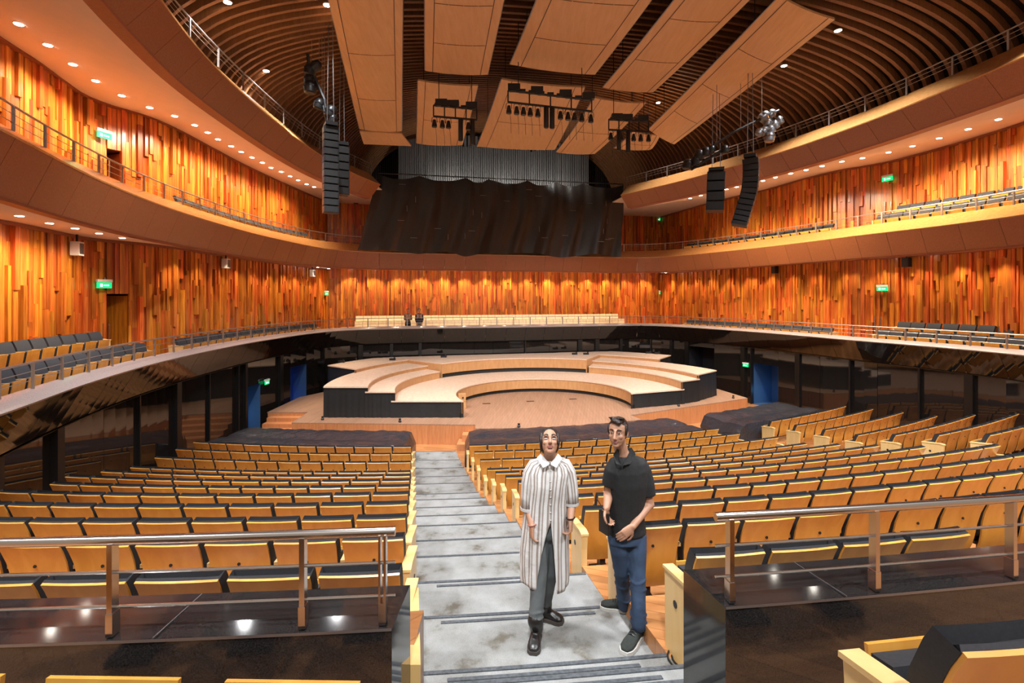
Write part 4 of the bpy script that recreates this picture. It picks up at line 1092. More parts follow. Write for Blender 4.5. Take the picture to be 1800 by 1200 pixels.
cnt += gallery_row(RIM, 1575, 1850, 1.7, F2+.36, 'slate chair, %s past the closed upper door, raised back row of middle gallery', 'back middle gallery seats past the door', px_lo=HI)
for X0, X1, r0, r1, z, lo, lab in ((268, -40, .72, 1.3, -2.02, LO, 'step under the front chairs beside the open lower doorway'), (196, -40, 1.32, 2.0, -1.66, LO, 'higher step under the back chairs beside the open lower doorway'), (568, 312, .68, 1.2, -2.04, LO, 'step under the single chair row towards choir benches'),
        (1165, 1476, .68, 1.2, -2.04, HI, 'step under the chair row between choir and double door'), (1538, 1850, .72, 1.3, -2.0, HI, 'step under front chairs past the lower double door'), (1575, 1850, 1.32, 2.0, -1.70, HI, 'higher step under back chairs past the lower double door'),
        (552, 308, .72, 1.15, F2-.06, LO, 'step under middle gallery chairs before the open doorway'), (1172, 1474, .72, 1.15, F2-.03, HI, 'step under middle gallery chairs towards the closed door'), (1540, 1850, .72, 1.25, F2+.01, HI, 'step under front middle gallery chairs past the door'), (1575, 1850, 1.27, 1.95, F2+.36, HI, 'higher step under back middle gallery chairs past the door')):
    a, b_ = sorted((RIM.s_at_px(X0, 1.0, *lo), RIM.s_at_px(X1, 1.0, *lo)))
    o = sweep(MB(), RIM, [(r0, z-.4), (r0, z), (r1, z), (r1, z-.4)], a, b_, .5).build('gallery_step', M['floor']); tag(o, 'wooden '+lab, 'step', kind='structure')
print('gallery seats', cnt)

# choir benches
CH = {'choir_back': MB().hexa([(-.205, -.02, .30), (.205, -.02, .30), (.205, .01, .30), (-.205, .01, .30), (-.205, -.09, .62), (.205, -.09, .62), (.205, -.06, .62), (-.205, -.06, .62)]).mesh('choir_back'),
      'choir_seat': MB().hexa([(-.205, .0, .28), (.205, .0, .28), (.205, .36, .30), (-.205, .36, .30), (-.205, .0, .31), (.205, .0, .31), (.205, .36, .33), (-.205, .36, .33)]).mesh('choir_seat'),
      'choir_front': MB().box((0, .33, .17), (.40, .02, .26)).box((0, .2, .02), (.1, .2, .04)).mesh('choir_front')}
for me in CH.values(): me.materials.append(M['pale'])
c0, c1 = RIM.s_at_px(624, 1.4), RIM.s_at_px(1104, 1.4)
for row, (r, zf, lab) in enumerate(((1.75, F1, 'front'), (2.45, F1+.27, 'middle'), (3.15, F1+.54, 'back'))):
    mb = MB(); rows = []
    for q in RIM.sub(c0-.1, c1+.1, .6):
        rows.append([(*RIM.off(q, r-.42), zf-.5), (*RIM.off(q, r-.42), zf), (*RIM.off(q, r+.32), zf), (*RIM.off(q, r+.32), zf-.5)])
    if row: o = MB().grid(rows).build('choir_step', M['floor']); tag(o, 'wooden step under the %s row of pale choir benches' % lab, 'step', kind='structure')
    g0, g1 = RIM.off(RIM.s_at_px(770, 1.75), 1.75), RIM.off(RIM.s_at_px(980, 1.75), 1.75); gd = (g1-g0).normalized(); CN = Vector((-gd.y, gd.x))
    def on_line(X):
        t_ = 0.0
        for _ in range(30):
            v_ = g0+gd*t_+CN*(r-1.75); t_ += ((X-900)/900*v_.y-v_.x)/(gd.x-(X-900)/900*gd.y)
        return g0+gd*t_
    CA, CB = on_line(622+(0, 1, 3)[row]), on_line((1107, 1098, 1087)[row]); n = 38; s0, s1 = 0, (CB-CA).length
    for i in range(n):
        p = CA+(CB-CA)*(i+.5)/n+CN*(r-1.75); nn = CN
        e = empty('choir_chair', (p.x, p.y, zf), atan2(-nn.y, -nn.x)-pi/2, 'pale choir chair, %s from the end nearer the two distant people, %s row' % (ordinal(i), lab), 'seat', '%s row of choir seats' % lab)
        e.scale = ((s1-s0)/n/.43, 1, 1)
        for nm, me in CH.items():
            o = bpy.data.objects.new(nm, me); COL.objects.link(o); o.parent = e
# ------------------------------------------------------------------ plastic covered front rows
def film_cover(x0, x1, Ra, Rb, label, seed, ztop=-4.42):
    rng = random.Random(seed); n = int(abs(x1-x0)/.14); mb = MB(); rows = []
    p0, p1 = asin((x0-CC.x)/Ra), asin((x1-CC.x)/Ra)
    prof = [(0, -.86), (.0, -.45), (.0, -.03), (.012, 0), (.15, .02), (.30, .01), (.42, -.04), (.50, -.05), (.58, -.01), (.8, .02), (.985, 0), (1.0, -.04), (1.0, -.40), (1.0, -.84)]
    ph = [rng.uniform(0, 6) for _ in range(6)]
    for i in range(n+1):
        u = i/n; a = lerp(p0, p1, u); row = []
        edge = min(u, 1-u)*n; dr = .10*max(0, 1-edge/2.5)+(.3 if edge < .5 else 0)
        for j, (v, dz) in enumerate(prof):
            R = lerp(Ra, Rb, v); w_ = .012*sin(u*n*.9+ph[0]+v*4)+.008*sin(u*n*2.1+ph[1]-v*7)+rng.uniform(-.006, .006)
            top = dz > -.2
            rr = R+(.05*sin(u*n*.8+ph[2])+rng.uniform(-.02, .02) if not top else .02*sin(u*n*1.3))
            q = rowpt(rr, a); zz = ztop+dz+(w_ if top else 0)-(dr if top else dr*.3)
            row.append((q.x, q.y, max(zz, FLOOR+.02)))
        rows.append(row)
    mb.grid(rows); m_ = len(prof)
    mb.f.append(tuple(range(m_))); mb.f.append(tuple(n*m_+k for k in range(m_-1, -1, -1)))
    o = mb.build('plastic_cover', M['film'], None, True); tag(o, label, 'plastic cover', 'black plastic over the front rows'); return o
film_cover(-9.6, -3.15, 28.75, 26.95, 'black plastic film over the front rows before the draped riser ends', 1)
film_cover(-1.42, 6.7, 28.75, 26.95, 'black plastic film over front rows behind the heads of the two people', 2)
film_cover(7.9, 12.5, 28.75, 26.95, 'greyish black plastic film over front rows below the blue doorway by apron corner', 3)

# ------------------------------------------------------------------ stage
ST = -4.56; SC = Vector((1.3, 21.2))
spoly = [(-8.05, 18.7), (-1.33, 18.4), (-1.28, 17.85), (.91, 17.95), (2.2, 18.25), (3.26, 18.6), (4.87, 19.15), (4.6, 19.9), (10.7, 23.25), (10.3, 25.5), (9.0, 29.3), (5.5, 29.9), (0, 28.7), (-5.5, 27.4), (-8.6, 25.8), (-9.75, 23.5), (-9.75, 20.4), (-8.13, 20.4)]
stage = MB().prism(spoly, ST-.04, ST).build('stage_platform', M['stage']); tag(stage, 'pale boarded stage platform with rounded front and side aprons', 'stage')
def inset(poly, d):
    c = Vector((1, 22)); return [tuple(Vector(p)+(c-Vector(p)).normalized()*d) for p in poly]
ip = inset(spoly, .02)
MB().prism(ip, FLOOR, ST-.04).build('stage_body', M['apronface'], stage)
for i in range(len(ip)):          # vertical boards of the apron front
    if i not in (0, 2, 3, 4, 5, 7, 8, 17): continue
    a, b_ = Vector(ip[i]), Vector(ip[(i+1) % len(ip)]); d = b_-a; n = max(1, round(d.length/.42)); nn = Vector((d.y, -d.x)).normalized()
    for k in range(n):
        p = a.lerp(b_, (k+.5)/n)+nn*.004
        MB().box((p.x, p.y, (FLOOR+ST-.04)/2), (d.length/n-.006, .02, ST-.04-FLOOR), atan2(d.y, d.x)).build('apron_board', M['apronface'], stage)
for X, Y in ((855, 709), (932, 705), (1007, 701)):
    q = pf(X, Y, -ST-.003); MB().box((q.x, q.y, ST+.003), (.34, .16, .006), .2).build('floor_socket', M['slat'], stage)
def th_l(r): return pi+asin(min(1, 1.75/r))
def th_r(r): return radians(-3+(r-3.6)/(8.7-3.6)*20.8)
def ray_rim(th):
    d = Vector((cos(th), sin(th))); best = 11.0
    for i, p in enumerate(RIM.p):
        q = p+RIM.n[i]*.25; v = q-SC; c = v.normalized()
        if c.dot(d) > .9995: best = min(best, v.length)
    return best
def riser(name, r0, r1, top, tl0, tr0, tl1, tr1, facez, label, kick=.16, ends=('drape', 'drape')):
    n = 40; r1f = r1 if callable(r1) else (lambda t: r1)
    inn = [(SC.x+r0*cos(t), SC.y+r0*sin(t)) for t in [lerp(tl0, tr0, k/n) for k in range(n+1)]]
    out = [(SC.x+r1f(t)*cos(t), SC.y+r1f(t)*sin(t)) for t in [lerp(tl1, tr1, k/n) for k in range(n+1)]]
    poly = inn+out[::-1]
    root = MB().prism(poly, top-.05, top).build(name, M['stagetop']); tag(root, label, 'stage riser', 'curved orchestra risers')
    seg = 4
    for s_ in range(seg):
        rows = []
        for k in range(s_*n//seg, (s_+1)*n//seg+1):
            t = lerp(tl0, tr0, k/n); rr = r0+.025
            rows.append([(SC.x+rr*cos(t), SC.y+rr*sin(t), top-.05), (SC.x+rr*cos(t), SC.y+rr*sin(t), facez+kick), (SC.x+(rr+.03)*cos(t), SC.y+(rr+.03)*sin(t), facez+kick), (SC.x+(rr+.03)*cos(t), SC.y+(rr+.03)*sin(t), top-.05)])
        MB().grid(rows, True).build('face_board', M['riserface'], root)
    if kick > 0:
        rows = []
        for k in range(n+1):
            t = lerp(tl0, tr0, k/n); rr = r0+.12; rows.append([(SC.x+rr*cos(t), SC.y+rr*sin(t), facez), (SC.x+rr*cos(t), SC.y+rr*sin(t), facez+kick+.02)])
        MB().grid(rows).build('kick_recess', M['drape'], root)
    if 1:
        for (a, b_), fin in (((inn[0], out[0]), ends[0]), ((inn[-1], out[-1]), ends[1])):
            if fin is None: continue
            if fin == 'wood':
                a, b_ = Vector(a), Vector(b_); d = b_-a; c_ = (a+b_)/2
                MB().box((c_.x, c_.y, (top+facez)/2-.02), (d.length, .03, top-facez-.05), atan2(d.y, d.x)).build('side_board', M['riserface'], root); continue
            a, b_ = Vector(a), Vector(b_); d = b_-a; L_ = d.length; rows = []; m_ = 24; nn = Vector((-d.y, d.x)).normalized()
            if nn.dot(SC+Vector((-.2, 5))-a) > 0: nn = -nn
            for k in range(m_+1):
                p = a.lerp(b_, k/m_); rip = .012*sin(k*1.9)+.01*sin(k*.7+a.x); rows.append([(p.x-nn.x*.03, p.y-nn.y*.03, top-.05), (p.x+nn.x*(rip*.6-.02), p.y+nn.y*(rip*.6-.02), (top+ST)/2), (p.x+nn.x*(rip*1.2-.01), p.y+nn.y*(rip*1.2-.01), ST+.005)])
            MB().grid(rows).build('black_skirt', M['drape'], root, True)
    return root
def R_(th): return min(10.5, ray_rim(th))
riser('stage_riser', 3.6, 6.15, -3.92, th_l(3.6), th_r(3.6), th_l(6.1), th_r(6.1), ST, 'lowest broad curved riser around the round stage floor')
riser('stage_riser', 6.0, 7.1, -3.57, th_l(6.0), radians(143), th_l(7), radians(141.6), -3.92, 'second curved riser step beside the cardboard boxes', 0, ('drape', None))
riser('stage_riser', 6.0, 7.1, -3.57, radians(63.5), th_r(6.0), radians(64.7), th_r(7.0), -3.92, 'second curved riser step beside the blue doorway wall', 0, (None, 'drape'))
riser('stage_riser', 7.0, 8.65, -3.38, th_l(7.0), radians(141.6), th_l(8.7), radians(141.6), -3.57, 'third curved riser with tall black skirt on the steps side', 0, ('drape', None))
riser('stage_riser', 7.0, 8.65, -3.38, radians(64.7), th_r(7.0), radians(64.7), th_r(8.7), -3.57, 'third curved riser with tall black skirt near the apron corner', 0, (None, 'drape'))
riser('stage_riser', 8.5, lambda t: max(8.7, R_(t)), -3.2, radians(168), radians(141.6), radians(163), radians(141.6), -3.38, 'highest outer riser block behind the third riser on the steps side', 0, ('drape', None))
riser('stage_riser', 8.5, lambda t: max(8.7, R_(t)), -3.2, radians(64.7), radians(41), radians(64.7), radians(44), -3.38, 'highest outer riser block behind the third riser by dark doorway', 0, (None, 'drape'))
riser('stage_riser', 6.0, lambda t: max(7.2, R_(t)), -3.2, radians(141.6), radians(64.7), radians(141.6), radians(64.7), -3.92, 'high central riser in front of the black back wall', .2, ('wood', 'wood'))
# side steps up to the stage
for k in range(4):
    z = FLOOR+(ST-FLOOR)*(k+1)/5
    o = MB().prism([(-9.6, 18.95+.36*k), (-8.1, 18.95+.36*k), (-8.1, 20.42), (-9.6, 20.42)], FLOOR if k == 0 else z-(ST-FLOOR)/5, z).build('stage_step', M['apronface'])
    tag(o, 'wooden step beside the apron corner, %s from the floor' % ORD[k], 'step', 'steps beside the stage')
for k, (x0, x1, y0, y1) in enumerate(((-1.9, -1.3, 17.65, 18.38), (-1.75, -1.3, 17.95, 18.38))):
    o = MB().prism([(x0, y0), (x1, y0), (x1, y1), (x0, y1)], FLOOR+.24*k, FLOOR+.24*(k+1)).build('stage_step', M['apronface']); tag(o, 'small %s wooden step at the stage front by the aisle end' % ('lower' if k == 0 else 'upper'), 'step', 'front stage steps')
for k in range(2):
    q = pf(812, 718+k*-.2, -ST); e = empty('cardboard_box', (q.x, q.y+.1, ST+.30*k), .1*k, '%s small wooden box beside the lowest riser end' % ('lower' if k == 0 else 'upper'), 'box', 'boxes by the riser')
    MB().box((0, 0, .145), (.34-.04*k, .30, .29)).build('box_body', M['riserface'], e); MB().box((.03, -.153, .15), (.07, .01, .07)).build('hand_hole', M['slat'], e)
for X, Y, zt, lab in ((567, 738, ST, 'small dark stage fitting on the apron near its corner'), (703, 742, ST, 'small tripod fitting on the apron before the lowest riser'), (1193, 714, ST, 'small black puck lamp on the bright apron'), (1289, 700, ST, 'small black puck lamp near the apron corner'), (912, 751, ST, 'small dark fitting at the round stage front')):
    q = pf(X, Y, -zt); o = MB().lathe([(.05, 0), (.06, .05), (.03, .09), (.045, .10), (.045, .14)], (0, 0, 0), 8).build('stage_fitting', M['blackmetal'], None, True, (q.x, q.y, zt)); tag(o, lab, 'fitting', 'small stage fittings')
for X, Y in ((565, 635), (600, 634), (690, 630), (780, 625), (1010, 620), (1030, 620), (1140, 618), (1155, 619)):
    q = pf(X, Y+3, 3.2); q.y = min(q.y, 28.3+.2*q.x)
    o = MB().box((0, 0, .05), (.3, .15, .1)).box((.1, 0, .12), (.08, .08, .06)).build('floor_monitor', M['blackmetal'], None, False, (q.x, q.y, -3.2)); tag(o, 'small black cable box lying on the rear riser edge', 'cable box', 'small boxes along the rear risers')
# circular floor vents under the near seats
for X, Y in ((1210, 1160),):
    q = pf(X, Y, 2.54); mb = MB()
    for r in (.05, .08, .11, .14):
        pts = [(r*cos(a*pi/10), r*sin(a*pi/10), .006) for a in range(21)]; mb.tube(pts, .007, 5)
    o = mb.build('floor_vent', M['blackmetal'], None, False, (q.x, q.y, -2.54)); tag(o, 'round floor vent of concentric rings beside the granite end', 'vent')

# ------------------------------------------------------------------ people
def ring_loft(mb, rings, n=16):
    # rings: (centre, half-axis a, half-axis b) ; closed solid
    rows = []
    for c, a, b_ in rings:
        rows.append([c+a*cos(2*pi*k/n)+b_*sin(2*pi*k/n) for k in range(n)])
    b0 = len(mb.v); mb.grid(rows, True)
    mb.f.append(tuple(b0+k for k in range(n-1, -1, -1))); mb.f.append(tuple(b0+(len(rings)-1)*n+k for k in range(n)))
    return mb
def ell(mb, c, rx, ry, rz, R3=None, n=14, m_=9):
    rows = []
    for i in range(m_):
        t = pi*(i+.35)/(m_-.3); row = []
        for k in range(n):
            v = Vector((rx*sin(t)*cos(2*pi*k/n), ry*sin(t)*sin(2*pi*k/n), rz*cos(t)))
            row.append(c+(R3 @ v if R3 is not None else v))
        rows.append(row)
    b0 = len(mb.v); mb.grid(rows, True)
    mb.f.append(tuple(b0+k for k in range(n-1, -1, -1))); mb.f.append(tuple(b0+(m_-1)*n+k for k in range(n))); return mb
def limb(mb, pts, rs, n=14, flat=1.0):
    pts = [Vector(p) for p in pts]
    mb.tube(pts, list(rs), n)
    for p, r in zip(pts, rs): ell(mb, p, r, r, r, None, 12, 7)
    return mb
def sleeve(mb, pts, rs, n=16): mb.tube([Vector(p) for p in pts], list(rs), n); return mb
def remeshed(mb, voxel, name, mat, parent, smooth=3):
    me = mb.mesh(name+'_raw')
    bm = bmesh.new(); bm.from_mesh(me); bmesh.ops.recalc_face_normals(bm, faces=bm.faces); bm.to_mesh(me); bm.free()
    tmp = bpy.data.objects.new('tmp', me); COL.objects.link(tmp)
    md = tmp.modifiers.new('r', 'REMESH'); md.mode = 'VOXEL'; md.voxel_size = voxel
    dg = bpy.context.evaluated_depsgraph_get(); dg.update()
    me2 = bpy.data.meshes.new_from_object(tmp.evaluated_get(dg)); bpy.data.objects.remove(tmp); bpy.data.meshes.remove(me)
    bm = bmesh.new(); bm.from_mesh(me2)
    for _ in range(smooth): bmesh.ops.smooth_vert(bm, verts=bm.verts, factor=.5, use_axis_x=True, use_axis_y=True, use_axis_z=True)
    bm.to_mesh(me2); bm.free(); me2.name = name; me2.materials.clear()
    for p in me2.polygons: p.use_smooth = True
    o = mkobj(name, me2, mat); 
    return rel(o, parent)
def frame3(f, u):
    f = f.normalized(); r = f.cross(u).normalized(); u = r.cross(f); return Matrix((r, f, u)).transposed()   # columns right, forward, up
def hand(mb, wr, d, palm, curl=.5, thumb_side=1, s=1.0):
    # wr wrist, d toward the fingers, palm: direction the palm faces
    d = d.normalized(); palm = (palm-d*palm.dot(d)).normalized(); sd = d.cross(palm)*thumb_side
    ring_loft(mb, [(wr-d*.012*s, sd*.026*s, palm*.019*s), (wr+d*.03*s, sd*.036*s, palm*.017*s), (wr+d*.065*s, sd*.041*s, palm*.015*s), (wr+d*.088*s, sd*.039*s, palm*.012*s)], 12)
    for off, ln in ((.030, .070), (.010, .080), (-.010, .074), (-.029, .058)):
        p = wr+d*.084*s+sd*off*s; a = .25*curl; q = [p]; rr = [.0092*s]
        for sg, fr in enumerate((.45, .32, .25)):
            a += curl*(.65, .75, .5)[sg]; dd = d*cos(a)+palm*sin(a)
            q.append(q[-1]+dd*ln*fr*s); rr.append((.0088, .008, .0068)[sg]*s)
        limb(mb, q, rr, 8)
    p = wr+d*.022*s+sd*.028*s; t1 = p+(d*.6+sd*.75+palm*.35).normalized()*.036*s; t2 = t1+(d*.85+sd*.25+palm*.5*curl).normalized()*.030*s; t3 = t2+(d*.95-sd*.1+palm*.6*curl).normalized()*.022*s
    limb(mb, [p, t1, t2, t3], [.013*s, .0115*s, .0098*s, .008*s], 8)
def head(mb, c, R3, s=1.0, fem=True):
    def P(r, f, u): return c+R3 @ Vector((r*s, f*s, u*s))
    ell(mb, P(0, -.008, .030), .074*s, .094*s, .088*s, R3)
    ell(mb, P(0, .018, -.025), .061*s if fem else .064*s, .072*s, .078*s, R3)
    ell(mb, P(0, .058, -.088), .027*s, .026*s, .022*s, R3)
    ell(mb, P(0, .032, -.072), .046*s, .045*s, .032*s, R3)
    for sg in (-1, 1):
        ell(mb, P(sg*.034, .066, -.018), .022*s, .018*s, .020*s, R3)
        ell(mb, P(sg*.074, -.008, -.002), .010*s, .020*s, .032*s, R3)
        ell(mb, P(sg*.028, .080, .030), .022*s, .010*s, .007*s, R3)
        ell(mb, P(sg*.011, .104, -.032), .009*s, .010*s, .008*s, R3)
    limb(mb, [P(0, .088, .024), P(0, .102, -.004), P(0, .112, -.028)], [.010*s, .0115*s, .0125*s], 8)
    return P
def face_parts(P, c, R3, s, parent, hairmat, skin, look, fem):
    for sg in (-1, 1):
        e = MB(); ell(e, P(sg*.031, .0795, .010), .0130*s, .0085*s, .0062*s, R3); ob = rel(e.build('eye', M['eyewhite'], None, True), parent)
        i = MB(); lk = Vector(look)*s; ell(i, P(sg*.031, .0855, .010)+R3 @ lk, .0060*s, .0034*s, .0058*s, R3, 10, 6); y = i.build('iris', M['iris'], None, True); y.parent = ob
        l_ = MB(); l_.tube([P(sg*.016, .0865, .016), P(sg*.031, .0905, .0205), P(sg*.047, .082, .016)], .0030*s, 5); y = l_.build('eyelid', M['iris'] if fem else skin, None, True); y.parent = ob
        b_ = MB(); b_.tube([P(sg*.013, .093, .034), P(sg*.030, .0935, .041), P(sg*.050, .080, .034)], [.0042*s, .005*s, .003*s], 6); rel(b_.build('eyebrow', hairmat, None, True), parent)
    l_ = MB(); ell(l_, P(0, .0855, -.0545), .024*s, .010*s, .0055*s, R3); ell(l_, P(0, .0845, -.064), .021*s, .010*s, .0065*s, R3)
    rel(l_.build('lips', M['lips'], None, True), parent)
def skinmat(name, c0):
    m, nt, b = nodes(name); b.inputs['Base Color'].default_value = (*c0, 1); b.inputs['Roughness'].default_value = .5
    b.inputs['Subsurface Weight'].default_value = .12; b.inputs['Subsurface Radius'].default_value = (.012, .005, .003); b.inputs['Subsurface Scale'].default_value = 1.0
    tc = N(nt, 'ShaderNodeTexCoord'); nz = N(nt, 'ShaderNodeTexNoise'); nz.inputs['Scale'].default_value = 14; nt.links.new(tc.outputs['Object'], nz.inputs['Vector'])
    r = ramp(nt, [(.3, [c*.9 for c in c0]), (.7, [min(1, c*1.06) for c in c0])]); nt.links.new(nz.outputs['Fac'], r.inputs['Fac']); nt.links.new(r.outputs['Color'], b.inputs['Base Color'])
    return m
M['skin'] = skinmat('skin_warm', (.46, .235, .145)); M['eyewhite'] = plain('eye_white', (.75, .72, .69), .25); M['iris'] = plain('iris_dark', (.02, .012, .008), .2); M['lips'] = plain('lips', (.36, .13, .10), .45)
M['hair'] = plain('dark_brown_hair', (.022, .012, .008), .5, noise=.5, scale=60, bump=.5)
M['greyjean'] = plain('grey_denim', (.105, .115, .118), .85, noise=.18, scale=9, bump=.3)
M['bluejean'] = plain('blue_denim', (.028, .052, .10), .85, noise=.45, scale=6, bump=.6)
M['linenwhite'] = plain('white_linen', (.60, .585, .57), .85, noise=.08, scale=20)
M['polo'] = plain('black_cotton', (.013, .013, .013), .9, noise=.25, scale=25, bump=.15)
M['boot'] = plain('boot_leather', (.014, .011, .010), .33, noise=.2, scale=20)
M['suede'] = plain('shoe_suede', (.022, .026, .022), .9, noise=.3, scale=60)
M['sole'] = plain('shoe_sole', (.62, .60, .55), .6); M['bootsole'] = plain('boot_sole', (.05, .04, .032), .7)
# striped linen from the loft's uv
m, nt, b = nodes('striped_linen'); L = nt.links; b.inputs['Roughness'].default_value = .85
uv = N(nt, 'ShaderNodeUVMap'); sp = N(nt, 'ShaderNodeSeparateXYZ'); L.new(uv.outputs['UV'], sp.inputs[0])
fr = N(nt, 'ShaderNodeMath', operation='FRACT'); L.new(sp.outputs['X'], fr.inputs[0])
rp = ramp(nt, [(0, (.70, .68, .66)), (.30, (.70, .68, .66)), (.36, (.33, .27, .235)), (.52, (.30, .24, .21)), (.58, (.62, .60, .58)), (.74, (.66, .64, .62)), (.78, (.36, .30, .265)), (.90, (.33, .27, .235)), (.96, (.70, .68, .66))])
L.new(fr.outputs[0], rp.inputs['Fac']); L.new(rp.outputs['Color'], b.inputs['Base Color'])
tc = N(nt, 'ShaderNodeTexCoord'); nz = N(nt, 'ShaderNodeTexNoise'); nz.inputs['Scale'].default_value = 9; nz.inputs['Detail'].default_value = 4; L.new(tc.outputs['Object'], nz.inputs['Vector'])
bp = N(nt, 'ShaderNodeBump'); bp.inputs['Strength'].default_value = .5; bp.inputs['Distance'].default_value = .02; L.new(nz.outputs['Fac'], bp.inputs['Height']); L.new(bp.outputs['Normal'], b.inputs['Normal'])
M['linen'] = m
def cloth_loft(rows, us, name, parent, thick=.005):
    me = bpy.data.meshes.new(name); n = len(rows[0]); vs = [tuple(p) for r in rows for p in r]
    fs = [(i*n+j, i*n+j+1, (i+1)*n+j+1, (i+1)*n+j) for i in range(len(rows)-1) for j in range(n-1)]
    me.from_pydata(vs, [], fs); uvl = me.uv_layers.new(name='UVMap')
    for p in me.polygons:
        for li in p.loop_indices:
            v = me.loops[li].vertex_index; uvl.data[li].uv = (us[v // n][v % n], v // n/len(rows))
    o = mkobj(name, me, M['linen'], None, True); md = o.modifiers.new('t', 'SOLIDIFY'); md.thickness = thick; md.offset = 0
    return rel(o, parent)
def shoe(mb, sole, heel, toe, floor_z, h, wdt, n=12):
    d = (toe-heel); d.z = 0; L_ = d.length; d.normalize(); sd = Vector((d.y, -d.x, 0)); up = Vector((0, 0, 1)); g = Vector((heel.x, heel.y, floor_z))
    prof = [(0, .75, .62), (.12, .86, .80), (.3, .80, .88), (.5, .85, .68), (.7, 1.0, .52), (.88, .92, .42), (1.0, .5, .28)]
    rings = []
    for t, w_, hh in prof: rings.append((g+d*(L_*t)+up*(.018+h*hh/2), sd*wdt/2*w_, up*h*hh/2))
    ring_loft(mb, rings, 14)
    out = [g+d*(L_*(t*1.03-.015))+sd*(wdt/2*w_*1.06) for t, w_, _ in prof]; inn = [g+d*(L_*(t*1.03-.015))-sd*(wdt/2*w_*1.06) for t, w_, _ in prof]
    sole.prism([(p.x, p.y) for p in out+inn[::-1]], floor_z+.001, floor_z+.028)

FZ = -2.68                                   # carpet tread the two people stand on
# ---- woman in a striped shirt dress, looking up
ZW = 4.05
def W(x, y, dz=0.0): return px(x, y, ZW+dz)
foot = pf(950, 1125, 2.68)
wom = empty('person', (foot.x, foot.y, FZ), 0, 'person in striped shirt dress, grey trousers and black boots, looking up', 'person')
sk = MB()
hf = Vector((-.02, -.84, .54)); R3 = frame3(hf, Vector((0, 0, 1))); hc = W(966, 778, .0)
P = head(sk, hc, R3, .98, True)
limb(sk, [hc+R3 @ Vector((0, -.035, -.05)), W(967, 806, .05), W(967, 818, .05)], [.050, .050, .058])
ring_loft(sk, [(W(966, 815, .05), Vector((.10, 0, 0)), Vector((0, .06, 0))), (W(965, 830, .05), Vector((.155, 0, 0)), Vector((0, .085, 0))), (W(963, 860, .05), Vector((.14, 0, 0)), Vector((0, .095, 0))), (W(962, 895, .05), Vector((.12, 0, 0)), Vector((0, .085, 0))), (W(963, 935, .05), Vector((.15, 0, 0)), Vector((0, .10, 0)))])
limb(sk, [W(938, 828, .05), W(928, 886, .04), W(935, 924, -.06)], [.040, .040, .025])
limb(sk, [W(994, 827, .05), W(1005, 880, .05), W(1003, 914, -.05)], [.040, .040, .025])
limb(sk, [W(951, 930, .05), W(948, 1012, -.02), W(941, 1090, -.08)], [.062, .040, .034])
limb(sk, [W(976, 930, .05), W(966, 1008, .06), W(958, 1058, .17)], [.062, .040, .034])
hand(sk, W(935, 925, -.065), Vector((-.02, -.15, -1)), Vector((.9, .3, 0)), .75, -1, .95)
hand(sk, W(1003, 915, -.055), Vector((.0, -.2, -1)), Vector((-.9, .3, 0)), .95, 1, .92)
remeshed(sk, .0048, 'body', M['skin'], wom, 2)
face_parts(P, hc, R3, .98, wom, M['hair'], M['skin'], (0, -.0005, .0035), True)
hr = MB(); ell(hr, P(0, -.020, .044), .083, .092, .086, R3); ell(hr, P(0, -.055, -.005), .080, .060, .085, R3); ell(hr, P(0, -.115, -.03), .045, .042, .05, R3)
for sg in (-1, 1): ell(hr, P(sg*.070, .022, .022), .014, .026, .058, R3)
limb(hr, [P(.070, .01, -.02), P(.072, -.01, -.075)], [.012, .006])
remeshed(hr, .006, 'hair', M['hair'], wom, 3)
tr = MB(); ell(tr, W(963, 930, .05), .158, .118, .10)
limb(tr, [W(950, 930, .05), W(949, 965, .02), W(948, 1010, -.02), W(945, 1045, -.04), W(941, 1092, -.08)], [.094, .085, .064, .060, .052])
limb(tr, [W(977, 930, .05), W(972, 965, .06), W(966, 1006, .06), W(962, 1035, .11), W(958, 1062, .17)], [.094, .083, .064, .058, .050])
for (x_, y_, dz_) in ((948, 1004, -.01), (947, 1018, -.02), (945, 1034, -.03), (943, 1072, -.06), (942, 1084, -.07)):
    tr.tube([W(x_, y_, dz_)+Vector((.056*cos(a_*pi/6), .056*sin(a_*pi/6), .011*sin(a_*pi/3+y_))) for a_ in range(13)], .009, 6)
remeshed(tr, .007, 'trousers', M['greyjean'], wom, 2)
def footwear(name, sole_name, mat, solemat, heel, toe, wdt, h, parent, shaft=None):
    bt = MB(); so = MB(); shoe(bt, so, heel, toe, FZ, h, wdt)
    if shaft: limb(bt, *shaft)
    o = remeshed(bt, .007, name, mat, parent, 2); y = so.build(sole_name, solemat); y.parent = o
    return o
heel = pf(943, 1117, 2.68); toe = pf(937, 1152, 2.68); footwear('boot', 'boot_sole', M['boot'], M['bootsole'], heel, toe, .10, .105, wom, ([W(941, 1090, -.08), Vector((heel.x, heel.y-.045, FZ+.09))], [.062, .052]))
heel2 = pf(951, 1087, 2.68); toe2 = pf(990, 1096, 2.68); footwear('boot', 'boot_sole', M['boot'], M['bootsole'], heel2, toe2, .10, .105, wom, ([W(958, 1058, .17), Vector((heel2.x+.04, heel2.y-.01, FZ+.09))], [.060, .052]))
RG = [(806, 967, 17, .060), (812, 967, 27, .072), (818, 966, 36, .088), (828, 965, 40, .108), (850, 963, 37, .128), (880, 960, 37.5, .122), (905, 959, 39, .128), (930, 958, 41, .138), (960, 957, 42.5, .142), (985, 957, 43, .145), (1005, 957, 43, .148), (1022, 957, 42, .150)]
XL_ = [(906, 965), (930, 957), (960, 950), (1000, 943), (1030, 940)]; XR_ = [(906, 966), (930, 968.5), (960, 971.5), (1000, 975), (1030, 978)]
rows = []; us = []; nn = 72
yy = []
